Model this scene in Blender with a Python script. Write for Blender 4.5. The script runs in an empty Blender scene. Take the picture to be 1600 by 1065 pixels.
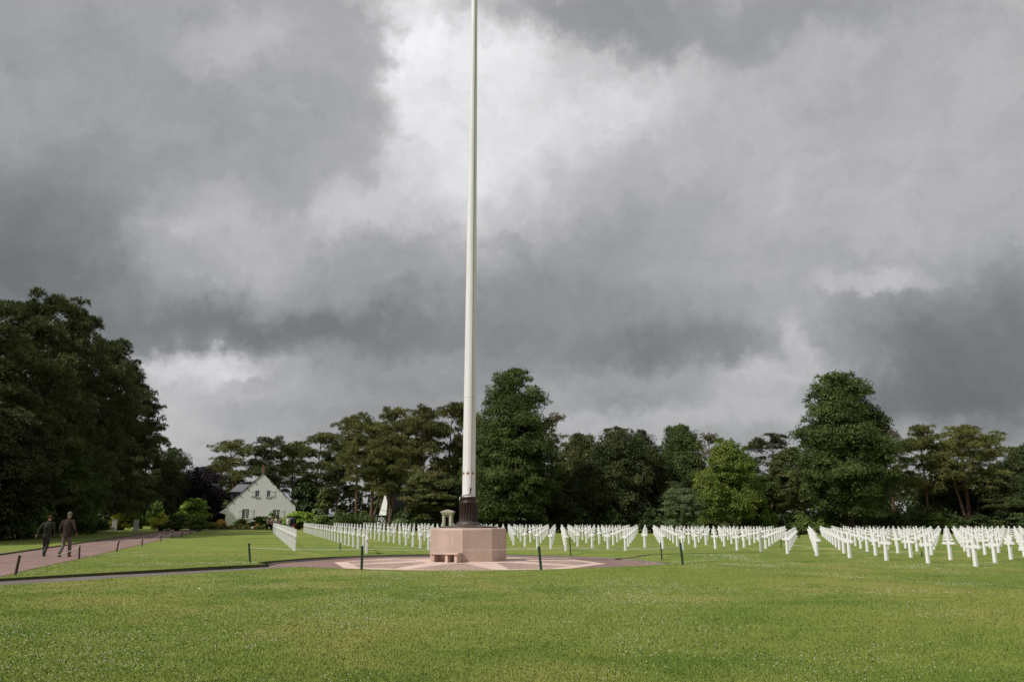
import bpy, bmesh, math, random
import numpy as np
from mathutils import Vector, Matrix

R = math.radians
scene = bpy.context.scene
col = scene.collection

# ------------------------------------------------------------------ camera
F = 1267.0; CX, CY = 800.0, 532.5
CAMZ = 1.65
PITCH = math.atan(275.5 / F)
cam = bpy.data.cameras.new("camera")
cam.sensor_width = 36.0
cam.lens = F / 1600 * 36.0
cam.clip_end = 3000
cam.clip_start = 0.1
camo = bpy.data.objects.new("camera", cam)
col.objects.link(camo)
camo.location = (0, 0, CAMZ)
camo.rotation_euler = (R(90) + PITCH, R(-0.0), 0)
scene.camera = camo
scene.view_settings.view_transform = 'Standard'
scene.view_settings.look = 'None'
scene.view_settings.exposure = 0.0
scene.view_settings.gamma = 1.0

# ------------------------------------------------------------------ sun
SUN_EL = R(47)
SUN_H = Vector((-0.835, -0.55)).normalized()
sd = Vector((SUN_H.x * math.cos(SUN_EL), SUN_H.y * math.cos(SUN_EL), math.sin(SUN_EL)))
sun = bpy.data.lights.new("sun", 'SUN')
sun.energy = 3.6
sun.angle = R(0.8)
sun.color = (1.0, 0.965, 0.915)
suno = bpy.data.objects.new("sun", sun)
col.objects.link(suno)
suno.rotation_euler = (-sd).to_track_quat('-Z', 'Y').to_euler()


def ray(x, y):
    u = (x - CX) / F; v = (CY - y) / F
    c, s = math.cos(PITCH), math.sin(PITCH)
    return Vector((u, c - v * s, s + v * c))


def pt(x, y, d):
    r = ray(x, y)
    t = d / r.y
    return Vector((r.x * t, d, CAMZ + r.z * t))


def gp(x, y, z):
    r = ray(x, y)
    t = (z - CAMZ) / r.z
    return Vector((r.x * t, r.y * t, z))


# ------------------------------------------------------------------ node helper
class NT:
    def __init__(s, tree):
        s.t = tree; s.n = tree.nodes; s.l = tree.links

    def node(s, typ, **kw):
        nd = s.n.new(typ)
        for k, v in kw.items():
            setattr(nd, k, v)
        return nd

    def put(s, inp, v):
        if isinstance(v, bpy.types.NodeSocket):
            s.l.new(v, inp)
        elif v is not None:
            inp.default_value = v

    def math(s, op, a, b=None, c=None, clamp=False):
        nd = s.n.new('ShaderNodeMath'); nd.operation = op; nd.use_clamp = clamp
        s.put(nd.inputs[0], a)
        if b is not None: s.put(nd.inputs[1], b)
        if c is not None: s.put(nd.inputs[2], c)
        return nd.outputs[0]

    def vmath(s, op, a, b=None, scale=None):
        nd = s.n.new('ShaderNodeVectorMath'); nd.operation = op
        s.put(nd.inputs[0], a)
        if b is not None: s.put(nd.inputs[1], b)
        if scale is not None: s.put(nd.inputs['Scale'], scale)
        return nd.outputs['Value'] if op in ('DOT_PRODUCT', 'LENGTH') else nd.outputs['Vector']

    def maprange(s, v, a, b, c=0.0, d=1.0, smooth=True):
        nd = s.n.new('ShaderNodeMapRange')
        nd.interpolation_type = 'SMOOTHSTEP' if smooth else 'LINEAR'
        s.put(nd.inputs[0], v); s.put(nd.inputs[1], a); s.put(nd.inputs[2], b)
        s.put(nd.inputs[3], c); s.put(nd.inputs[4], d)
        return nd.outputs[0]

    def noise(s, vec, scale, detail=4, rough=0.5, dist=0.0, color=False):
        nd = s.n.new('ShaderNodeTexNoise')
        s.put(nd.inputs['Vector'], vec)
        nd.inputs['Scale'].default_value = scale
        nd.inputs['Detail'].default_value = detail
        nd.inputs['Roughness'].default_value = rough
        nd.inputs['Distortion'].default_value = dist
        return nd.outputs['Color'] if color else nd.outputs['Fac']

    def mix(s, f, a, b):
        nd = s.n.new('ShaderNodeMix'); nd.data_type = 'RGBA'
        s.put(nd.inputs[0], f); s.put(nd.inputs[6], a); s.put(nd.inputs[7], b)
        return nd.outputs[2]

    def fmix(s, f, a, b):
        nd = s.n.new('ShaderNodeMix'); nd.data_type = 'FLOAT'
        s.put(nd.inputs[0], f); s.put(nd.inputs[2], a); s.put(nd.inputs[3], b)
        return nd.outputs[0]

    def ramp(s, f, stops):
        nd = s.n.new('ShaderNodeValToRGB')
        e = nd.color_ramp.elements
        while len(e) < len(stops): e.new(0.5)
        for el, (p, c) in zip(e, stops):
            el.position = p; el.color = (*c, 1)
        s.put(nd.inputs[0], f)
        return nd.outputs[0]


# ------------------------------------------------------------------ world: daylight sky under broken storm cloud
world = bpy.data.worlds.new("World")
scene.world = world
world.use_nodes = True
W = NT(world.node_tree)
W.n.clear()
sky = W.node('ShaderNodeTexSky', sky_type='NISHITA')
sky.sun_disc = False
sky.sun_elevation = SUN_EL
sky.sun_rotation = math.atan2(SUN_H.x, SUN_H.y)
bg_sky = W.node('ShaderNodeBackground'); bg_sky.inputs[1].default_value = 0.08
W.l.new(sky.outputs[0], bg_sky.inputs[0])
tc = W.node('ShaderNodeTexCoord')
D0 = W.vmath('NORMALIZE', tc.outputs['Generated'])
n1 = W.noise(D0, 3.2, 3, 0.55, color=True)
n2 = W.noise(D0, 11.0, 6, 0.62, color=True)
w1 = W.vmath('SCALE', W.vmath('SUBTRACT', n1, (0.5, 0.5, 0.5)), scale=0.11)
w2 = W.vmath('SCALE', W.vmath('SUBTRACT', n2, (0.5, 0.5, 0.5)), scale=0.10)
n3 = W.noise(D0, 34.0, 5, 0.65, color=True)
w3 = W.vmath('SCALE', W.vmath('SUBTRACT', n3, (0.5, 0.5, 0.5)), scale=0.045)
D = W.vmath('ADD', W.vmath('ADD', W.vmath('ADD', D0, w1), w2), w3)


def lin(v):
    v /= 255.0
    return v / 12.92 if v <= 0.04045 else ((v + 0.055) / 1.055) ** 2.4


# each cloud bank: direction (from where it stands in the sky), half sizes, tilt, brightness, opacity, edge softness (inner radius)
BANKS = [
    # (px, py, rx, ry, tilt, level, opacity, inner)
    (1350, 150, 620, 330, 0, 178, 0.85, 0.2),
    (300, 130, 560, 300, 0, 166, 0.95, 0.35),
    (40, 330, 400, 210, -10, 120, 0.95, 0.0),
    (-50, 430, 330, 130, 0, 100, 0.75, 0.0),
    (480, 260, 260, 130, 20, 166, 0.8, 0.1),
    (60, 60, 260, 120, 0, 150, 0.5, 0.0),
    (400, 40, 150, 60, 25, 196, 0.6, 0.0),
    (725, 90, 180, 330, -6, 230, 1.0, 0.45),
    (880, 185, 270, 115, 18, 218, 0.95, 0.05),
    (560, 330, 300, 62, 28, 212, 0.85, 0.1),
    (330, 360, 170, 80, 10, 188, 0.75, 0.0),
    (540, 60, 85, 120, 0, 166, 0.9, 0.55),
    (520, 190, 135, 120, 0, 168, 0.95, 0.55),
    (950, 20, 330, 72, -4, 148, 0.95, 0.2),
    (1200, 10, 330, 60, 0, 150, 0.8, 0.1),
    (1120, 250, 240, 130, 25, 178, 0.85, 0.25),
    (960, 390, 260, 100, 25, 152, 0.85, 0.1),
    (520, 430, 260, 100, 0, 164, 0.75, 0.0),
    (880, 470, 520, 110, 3, 134, 0.85, 0.0),
    (1080, 415, 190, 75, 0, 168, 0.6, 0.0),
    (400, 520, 560, 72, 0, 114, 0.85, 0.0),
    (1010, 550, 330, 72, 0, 118, 0.85, 0.0),
    (640, 590, 260, 50, 0, 138, 0.8, 0.0),
    (300, 640, 230, 90, 0, 182, 0.85, 0.1),
    (330, 592, 175, 38, 0, 212, 0.95, 0.15),
    (275, 660, 130, 70, 0, 192, 0.85, 0.1),
    (430, 600, 80, 16, 12, 158, 0.7, 0.0),
    (420, 660, 190, 32, 5, 166, 0.6, 0.0),
    (640, 640, 300, 36, 0, 136, 0.6, 0.0),
    (1540, 560, 300, 165, 0, 112, 0.9, 0.15),
    (1480, 640, 260, 60, 0, 102, 0.75, 0.1),
    (1390, 436, 110, 27, 2, 190, 0.95, 0.35),
    (1500, 375, 190, 20, -10, 176, 0.6, 0.0),
    (1275, 545, 44, 90, 28, 186, 0.95, 0.3),
    (1195, 615, 125, 62, 25, 186, 0.92, 0.35),
    (1150, 670, 160, 36, 0, 184, 0.9, 0.1),
    (960, 625, 170, 32, 0, 126, 0.6, 0.0),
]
lum = W.maprange(W.noise(D, 1.6, 4, 0.5), 0.3, 0.7, lin(140), lin(185), smooth=False)
for (px, py, rx, ry, tilt, lev, op, inner) in BANKS:
    c = ray(px, py).normalized()
    e1 = (ray(px + 1, py).normalized() - c).normalized()
    e2 = (ray(px, py - 1).normalized() - c).normalized()
    k = (ray(px + 1, py).normalized() - c).length
    ky = (ray(px, py - 1).normalized() - c).length
    ct, st = math.cos(R(tilt)), math.sin(R(tilt))
    a1 = (e1 * ct + e2 * st) / (rx * k)
    a2 = (e2 * ct - e1 * st) / (ry * ky)
    q = W.node('ShaderNodeCombineXYZ')
    off = W.vmath('SUBTRACT', D, tuple(c))
    W.l.new(W.vmath('DOT_PRODUCT', off, tuple(a1)), q.inputs[0])
    W.l.new(W.vmath('DOT_PRODUCT', off, tuple(a2)), q.inputs[1])
    W.put(q.inputs[2], W.math('MULTIPLY', W.math('GREATER_THAN', 0.0, W.vmath('DOT_PRODUCT', D0, tuple(c))), 10.0))
    r_ = W.vmath('LENGTH', q.outputs[0])
    m = W.maprange(r_, inner, 1.15, op, 0.0)
    lum = W.fmix(m, lum, lin(lev))
# fine billow structure inside every bank
bil = W.noise(W.vmath('MULTIPLY', D, (1.0, 1.0, 1.5)), 5.0, 8, 0.58, 0.4)
bil2 = W.noise(W.vmath('MULTIPLY', D, (1.0, 1.0, 2.2)), 14.0, 6, 0.6, 0.2)
gain = W.math('ADD', W.maprange(bil, 0.28, 0.72, 0.86, 1.14, smooth=False), W.maprange(bil2, 0.3, 0.7, -0.05, 0.05, smooth=False))
bil3 = W.noise(D, 15.0, 7, 0.62, 0.5)
ridge = W.math('ABSOLUTE', W.math('SUBTRACT', bil3, 0.5))
gain = W.math('ADD', gain, W.maprange(ridge, 0.0, 0.22, 0.035, -0.035, smooth=False))
lum = W.math('MULTIPLY', lum, gain)
tint = W.mix(W.maprange(lum, 0.10, 0.5), (0.955, 1.0, 1.035, 1), (1.0, 1.0, 1.015, 1))
ccol = W.vmath('SCALE', tint, scale=lum)
bg_c = W.node('ShaderNodeBackground'); bg_c.inputs[1].default_value = 1.0
W.l.new(ccol, bg_c.inputs[0])
mx = W.node('ShaderNodeMixShader'); mx.inputs[0].default_value = 0.97
W.l.new(bg_sky.outputs[0], mx.inputs[1]); W.l.new(bg_c.outputs[0], mx.inputs[2])
wo = W.node('ShaderNodeOutputWorld')
W.l.new(mx.outputs[0], wo.inputs[0])
world.cycles.sampling_method = 'MANUAL'
world.cycles.sample_map_resolution = 512
scene.cycles.max_bounces = 6
scene.cycles.diffuse_bounces = 3
scene.cycles.transmission_bounces = 3
scene.cycles.transparent_max_bounces = 4


# ------------------------------------------------------------------ materials
def newmat(name):
    m = bpy.data.materials.new(name)
    m.use_nodes = True
    t = NT(m.node_tree)
    b = t.n['Principled BSDF']
    b.inputs['Specular IOR Level'].default_value = 0.3
    return m, t, b


def simple(name, c1, c2=None, scale=6.0, rough=0.7, bump=0.0, bscale=60, metal=0.0, detail=5, spec=0.3):
    m, t, b = newmat(name)
    tcn = t.node('ShaderNodeTexCoord')
    o = tcn.outputs['Object']
    if c2 is None: c2 = tuple(v * 0.82 for v in c1)
    f = t.maprange(t.noise(o, scale, detail, 0.6), 0.3, 0.7)
    t.l.new(t.mix(f, (*c1, 1), (*c2, 1)), b.inputs['Base Color'])
    b.inputs['Roughness'].default_value = rough
    b.inputs['Metallic'].default_value = metal
    b.inputs['Specular IOR Level'].default_value = spec
    if bump:
        bp = t.node('ShaderNodeBump'); bp.inputs['Strength'].default_value = bump
        bp.inputs['Distance'].default_value = 0.01
        t.l.new(t.noise(o, bscale, 4, 0.6), bp.inputs['Height'])
        t.l.new(bp.outputs[0], b.inputs['Normal'])
    return m


def speckle(name, base, dark, light, scale, rough=0.6, amount=0.5, large=0.12, spec=0.3):
    m, t, b = newmat(name)
    o = t.node('ShaderNodeTexCoord').outputs['Object']
    v = t.node('ShaderNodeTexVoronoi'); v.inputs['Scale'].default_value = scale
    t.l.new(o, v.inputs['Vector'])
    sep = t.node('ShaderNodeSeparateColor'); t.l.new(v.outputs['Color'], sep.inputs[0])
    c = t.ramp(sep.outputs[0], [(0.0, dark), (amount * 0.5, base), (0.75, base), (1.0, light)])
    big = t.math('MULTIPLY', t.maprange(t.noise(o, 1.3, 4, 0.6), 0.3, 0.7, 1 - large, 1 + large), t.maprange(t.noise(t.vmath('MULTIPLY', o, (1, 1, 0.3)), 0.45, 5, 0.65), 0.35, 0.65, 1 - large, 1 + large))
    mul = t.vmath('SCALE', c, scale=big)
    t.l.new(mul, b.inputs['Base Color'])
    b.inputs['Roughness'].default_value = rough
    b.inputs['Specular IOR Level'].default_value = spec
    return m


def leafmat(name, dark, mid, light, trans=0.25, warm=None, patch=0.35):
    m, t, b = newmat(name)
    geo = t.node('ShaderNodeNewGeometry')
    o = t.node('ShaderNodeTexCoord').outputs['Object']
    oi = t.node('ShaderNodeObjectInfo')
    shift = t.vmath('ADD', o, t.vmath('SCALE', (17.0, 31.0, 11.0), scale=oi.outputs['Random']))
    big = t.noise(shift, patch, 3, 0.6)
    f = t.math('ADD', t.math('MULTIPLY', geo.outputs['Random Per Island'], 0.38), t.math('MULTIPLY', t.maprange(big, 0.32, 0.68), 0.62))
    c = t.ramp(f, [(0.05, dark), (0.5, mid), (0.95, light)])
    if warm is not None:
        c = t.mix(t.maprange(t.noise(shift, patch * 0.8, 2, 0.5), 0.55, 0.72, 0, 0.7), c, (*warm, 1))
    gain = t.maprange(oi.outputs['Random'], 0, 1, 1.70, 2.35, smooth=False)
    c = t.vmath('SCALE', c, scale=gain)
    df = t.node('ShaderNodeBsdfDiffuse'); t.l.new(c, df.inputs[0])
    tr = t.node('ShaderNodeBsdfTranslucent'); t.l.new(c, tr.inputs[0])
    gl = t.node('ShaderNodeBsdfGlossy'); gl.inputs['Roughness'].default_value = 0.45
    gl.inputs[0].default_value = (1, 1, 1, 1)
    m1 = t.node('ShaderNodeMixShader'); m1.inputs[0].default_value = trans
    t.l.new(df.outputs[0], m1.inputs[1]); t.l.new(tr.outputs[0], m1.inputs[2])
    m2 = t.node('ShaderNodeMixShader'); m2.inputs[0].default_value = 0.008
    t.l.new(m1.outputs[0], m2.inputs[1]); t.l.new(gl.outputs[0], m2.inputs[2])
    t.n.remove(b)
    t.l.new(m2.outputs[0], t.n['Material Output'].inputs[0])
    return m


def grass_color(t, o):
    """mown lawn: dull green with dry yellow patches and darker clover patches, by where it is on the ground"""
    st = t.vmath('MULTIPLY', o, (1, 1, 0))
    dry = t.noise(st, 0.16, 5, 0.62, 0.6)
    clo = t.noise(t.vmath('ADD', st, (40, 13, 0)), 0.33, 5, 0.6, 0.4)
    mid = t.noise(st, 1.7, 4, 0.6)
    c = t.mix(t.maprange(mid, 0.3, 0.7), (0.158, 0.214, 0.042, 1), (0.206, 0.254, 0.058, 1))
    c = t.mix(t.maprange(dry, 0.46, 0.64, 0, 0.80), c, (0.290, 0.285, 0.080, 1))
    c = t.mix(t.maprange(clo, 0.50, 0.65, 0, 0.70), c, (0.104, 0.178, 0.030, 1))
    wide = t.noise(t.vmath('MULTIPLY', st, (0.6, 1.0, 0)), 0.055, 4, 0.6, 0.3)
    c = t.mix(t.maprange(wide, 0.42, 0.66, 0, 0.55), c, (0.232, 0.272, 0.060, 1))
    return c


M = {}
m, t, b = newmat("lawn_grass")
o = t.node('ShaderNodeTexCoord').outputs['Object']
c = grass_color(t, o)
fine = t.noise(o, 14.0, 5, 0.7)
fine2 = t.noise(o, 70.0, 3, 0.7)
g = t.math('MULTIPLY', t.maprange(fine, 0.3, 0.7, 0.80, 1.16, smooth=False), t.maprange(fine2, 0.3, 0.7, 0.82, 1.16, smooth=False))
t.l.new(t.vmath('SCALE', c, scale=g), b.inputs['Base Color'])
b.inputs['Roughness'].default_value = 0.9
b.inputs['Specular IOR Level'].default_value = 0.1
bp = t.node('ShaderNodeBump'); bp.inputs['Strength'].default_value = 0.5; bp.inputs['Distance'].default_value = 0.03
t.l.new(t.math('ADD', fine, fine2), bp.inputs['Height']); t.l.new(bp.outputs[0], b.inputs['Normal'])
M['lawn'] = m

m, t, b = newmat("grass_blade")
o = t.node('ShaderNodeTexCoord').outputs['Object']
geo = t.node('ShaderNodeNewGeometry')
c = grass_color(t, o)
g = t.maprange(geo.outputs['Random Per Island'], 0, 1, 0.95, 1.50, smooth=False)
c = t.vmath('SCALE', c, scale=g)
df = t.node('ShaderNodeBsdfDiffuse'); t.l.new(c, df.inputs[0])
bn = t.vmath('NORMALIZE', t.vmath('ADD', t.vmath('SCALE', geo.outputs['Normal'], scale=0.35), (0.0, 0.0, 0.8)))
t.l.new(bn, df.inputs['Normal'])
tr = t.node('ShaderNodeBsdfTranslucent'); t.l.new(c, tr.inputs[0])
m1 = t.node('ShaderNodeMixShader'); m1.inputs[0].default_value = 0.18
t.l.new(df.outputs[0], m1.inputs[1]); t.l.new(tr.outputs[0], m1.inputs[2])
t.n.remove(b); t.l.new(m1.outputs[0], t.n['Material Output'].inputs[0])
M['blade'] = m

M['clover'] = simple("clover_blossom", (0.66, 0.64, 0.48), (0.50, 0.50, 0.34), 30, 0.8)
M['marble'] = simple("white_marble", (0.83, 0.82, 0.825), (0.77, 0.76, 0.76), 3.0, 0.55, 0.0)
M['asphalt'] = speckle("red_asphalt", (0.252, 0.160, 0.138), (0.155, 0.10, 0.088), (0.345, 0.245, 0.215), 90, 0.85, 0.5, 0.10)
M['grey_asphalt'] = speckle("grey_asphalt", (0.165, 0.135, 0.128), (0.10, 0.08, 0.076), (0.24, 0.20, 0.19), 90, 0.85, 0.5, 0.10)
M['pale_stone'] = speckle("pale_pink_stone", (0.655, 0.485, 0.405), (0.54, 0.39, 0.325), (0.72, 0.57, 0.49), 60, 0.75, 0.4, 0.06)
M['pebble'] = speckle("pebble_paving", (0.40, 0.285, 0.235), (0.12, 0.075, 0.065), (0.56, 0.44, 0.38), 26, 0.8, 0.75, 0.08)
M['granite'] = speckle("pink_granite", (0.51, 0.380, 0.310), (0.31, 0.21, 0.175), (0.63, 0.50, 0.43), 75, 0.55, 0.55, 0.08)
M['kerb'] = speckle("grey_kerb_stone", (0.24, 0.21, 0.20), (0.15, 0.13, 0.12), (0.33, 0.30, 0.28), 50, 0.85)
M['soil'] = simple("turf_edge_soil", (0.050, 0.056, 0.026), (0.085, 0.088, 0.042), 8, 0.95, 0.6, 30)
M['bronze'] = simple("dark_bronze", (0.044, 0.025, 0.018), (0.030, 0.017, 0.012), 5, 0.42, 0.0, metal=0.3, spec=0.5)
M['bronze_plate'] = simple("weathered_bronze", (0.115, 0.095, 0.085), (0.075, 0.058, 0.050), 4, 0.5, metal=0.25)
M['pole'] = simple("white_pole_paint", (0.80, 0.805, 0.825), (0.765, 0.765, 0.78), 1.2, 0.42, spec=0.45)
m, t, b = newmat("white_pole_paint")
o = t.node('ShaderNodeTexCoord').outputs['Object']
streak = t.maprange(t.noise(t.vmath('MULTIPLY', o, (9, 9, 0.35)), 1.0, 6, 0.65), 0.42, 0.72)
blot = t.maprange(t.noise(o, 1.1, 4, 0.6), 0.5, 0.75, 0, 0.6)
c = t.mix(streak, (0.815, 0.80, 0.83, 1), (0.71, 0.68, 0.68, 1))
t.l.new(t.mix(blot, c, (0.755, 0.735, 0.74, 1)), b.inputs['Base Color'])
b.inputs['Roughness'].default_value = 0.42; b.inputs['Specular IOR Level'].default_value = 0.45
M['pole'] = m
M['gold'] = simple("gilt_bronze", (0.42, 0.20, 0.075), (0.30, 0.13, 0.05), 8, 0.4, metal=0.5)
M['rope'] = simple("white_rope", (0.70, 0.68, 0.62), (0.58, 0.56, 0.50), 40, 0.9)
M['halyard'] = simple("grey_halyard", (0.26, 0.21, 0.19), (0.20, 0.17, 0.15), 40, 0.9)
M['green_post'] = simple("green_post_paint", (0.016, 0.040, 0.026), (0.022, 0.050, 0.032), 12, 0.45)
M['brown_post'] = simple("brown_post_paint", (0.055, 0.030, 0.022), (0.040, 0.022, 0.017), 12, 0.6)
M['black_iron'] = simple("black_iron", (0.02, 0.02, 0.022), (0.03, 0.03, 0.03), 12, 0.45)
M['sandstone'] = simple("cream_stone", (0.52, 0.48, 0.385), (0.42, 0.39, 0.31), 5, 0.8, 0.2, 40)
M['dark_panel'] = simple("dark_bronze_panel", (0.007, 0.007, 0.007), (0.011, 0.010, 0.009), 6, 0.6)  # near-black colour paints the shade in the shrine's hollow; also used for a door
M['render'] = simple("cream_render", (0.86, 0.85, 0.84), (0.81, 0.80, 0.79), 0.7, 0.85, 0.2, 30)
M['white_render'] = simple("white_render", (0.84, 0.83, 0.80), (0.80, 0.79, 0.76), 0.7, 0.85)
M['white_paint'] = simple("white_shutter_paint", (0.80, 0.80, 0.80), (0.74, 0.74, 0.74), 3, 0.5)
M['concrete'] = simple("pale_concrete", (0.50, 0.49, 0.46), (0.42, 0.41, 0.38), 3, 0.85)
M['sill'] = simple("grey_sill_stone", (0.34, 0.335, 0.32), (0.27, 0.265, 0.25), 4, 0.8)
M['glass'] = simple("window_glass", (0.030, 0.034, 0.036), (0.05, 0.055, 0.058), 1.0, 0.12, spec=0.5)
m, t, b = newmat("slate_roof")
o = t.node('ShaderNodeTexCoord').outputs['Object']
br = t.node('ShaderNodeTexBrick')
br.inputs['Scale'].default_value = 3.2; br.inputs['Mortar Size'].default_value = 0.02
br.inputs['Color1'].default_value = (0.060, 0.062, 0.070, 1); br.inputs['Color2'].default_value = (0.088, 0.090, 0.098, 1)
br.inputs['Mortar'].default_value = (0.03, 0.03, 0.032, 1)
sx = t.node('ShaderNodeSeparateXYZ'); t.l.new(o, sx.inputs[0])
cb = t.node('ShaderNodeCombineXYZ'); t.l.new(t.math('ADD', sx.outputs[0], sx.outputs[1]), cb.inputs[0]); t.l.new(sx.outputs[2], cb.inputs[1])
t.l.new(cb.outputs[0], br.inputs['Vector'])
t.l.new(br.outputs['Color'], b.inputs['Base Color']); b.inputs['Roughness'].default_value = 0.55
M['slate'] = m
m, t, b = newmat("chimney_brick")
o = t.node('ShaderNodeTexCoord').outputs['Object']
br = t.node('ShaderNodeTexBrick'); br.inputs['Scale'].default_value = 6
br.inputs['Color1'].default_value = (0.25, 0.13, 0.09, 1); br.inputs['Color2'].default_value = (0.19, 0.10, 0.07, 1); br.inputs['Mortar'].default_value = (0.3, 0.26, 0.22, 1)
sx = t.node('ShaderNodeSeparateXYZ'); t.l.new(o, sx.inputs[0])
cb = t.node('ShaderNodeCombineXYZ'); t.l.new(t.math('ADD', sx.outputs[0], sx.outputs[1]), cb.inputs[0]); t.l.new(sx.outputs[2], cb.inputs[1])
t.l.new(cb.outputs[0], br.inputs['Vector']); t.l.new(br.outputs['Color'], b.inputs['Base Color']); b.inputs['Roughness'].default_value = 0.9
M['brick'] = m

M['pine_bark'] = simple("pine_bark", (0.16, 0.10, 0.072), (0.085, 0.055, 0.042), 2.2, 0.95, 0.8, 9)
M['bark'] = simple("grey_bark", (0.085, 0.068, 0.05), (0.05, 0.04, 0.03), 2.0, 0.95, 0.8, 9)
M['pine_leaf'] = leafmat("pine_needles", (0.038, 0.042, 0.015), (0.076, 0.081, 0.028), (0.128, 0.126, 0.046), 0.22)
M['pine_dark'] = leafmat("dark_pine_needles", (0.018, 0.024, 0.010), (0.038, 0.047, 0.018), (0.068, 0.076, 0.030), 0.18)
M['pine_brown'] = leafmat("bare_pine_twigs", (0.040, 0.032, 0.020), (0.075, 0.060, 0.038), (0.10, 0.085, 0.05), 0.10)
M['broad'] = leafmat("broad_leaves", (0.022, 0.034, 0.010), (0.050, 0.068, 0.020), (0.092, 0.116, 0.036), 0.3)
M['broad_dark'] = leafmat("dark_broad_leaves", (0.018, 0.025, 0.010), (0.036, 0.046, 0.017), (0.064, 0.078, 0.028), 0.25)
M['maple'] = leafmat("maple_leaves", (0.034, 0.052, 0.011), (0.072, 0.098, 0.019), (0.124, 0.146, 0.032), 0.3)
M['olive'] = leafmat("olive_leaves", (0.030, 0.038, 0.014), (0.066, 0.076, 0.026), (0.105, 0.115, 0.042), 0.25, warm=(0.10, 0.075, 0.035))
M['purple'] = leafmat("purple_leaves", (0.008, 0.006, 0.008), (0.017, 0.013, 0.017), (0.030, 0.023, 0.028), 0.1)
M['bright'] = leafmat("bright_shrub_leaves", (0.050, 0.085, 0.014), (0.105, 0.155, 0.026), (0.185, 0.235, 0.050), 0.3)
M['yellow'] = leafmat("golden_shrub_leaves", (0.085, 0.105, 0.014), (0.185, 0.195, 0.026), (0.28, 0.27, 0.045), 0.3)
M['silver'] = leafmat("silver_green_leaves", (0.045, 0.065, 0.030), (0.095, 0.125, 0.058), (0.17, 0.20, 0.10), 0.25)
M['hedge'] = leafmat("hedge_leaves", (0.028, 0.048, 0.012), (0.060, 0.088, 0.020), (0.110, 0.140, 0.036), 0.2)
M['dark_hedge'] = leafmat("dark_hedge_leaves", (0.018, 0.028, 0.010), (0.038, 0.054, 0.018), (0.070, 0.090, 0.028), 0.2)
M['flower'] = leafmat("red_orange_flowers", (0.10, 0.030, 0.018), (0.16, 0.055, 0.025), (0.20, 0.09, 0.035), 0.2)
M['flower_yellow'] = leafmat("yellow_flowers", (0.20, 0.13, 0.025), (0.32, 0.21, 0.04), (0.40, 0.28, 0.07), 0.2)


# ------------------------------------------------------------------ object helpers
def tag(o, label=None, cat=None, group=None, kind=None):
    if label: o['label'] = label
    if cat: o['category'] = cat
    if group: o['group'] = group
    if kind: o['kind'] = kind
    return o


def empty(name, loc=(0, 0, 0), rz=0.0):
    o = bpy.data.objects.new(name, None)
    o.empty_display_size = 0.3
    col.objects.link(o)
    o.location = loc; o.rotation_euler = (0, 0, rz)
    return o


def link_mesh(name, me, mat, parent=None):
    o = bpy.data.objects.new(name, me)
    col.objects.link(o)
    if mat is not None:
        if len(me.materials) == 0: me.materials.append(mat)
    if parent is not None: o.parent = parent
    return o


def copy_tree(o, parent=None):
    c = o.copy()
    col.objects.link(c)
    if parent is not None: c.parent = parent
    for ch in list(o.children):
        copy_tree(ch, c)
    return c


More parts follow.
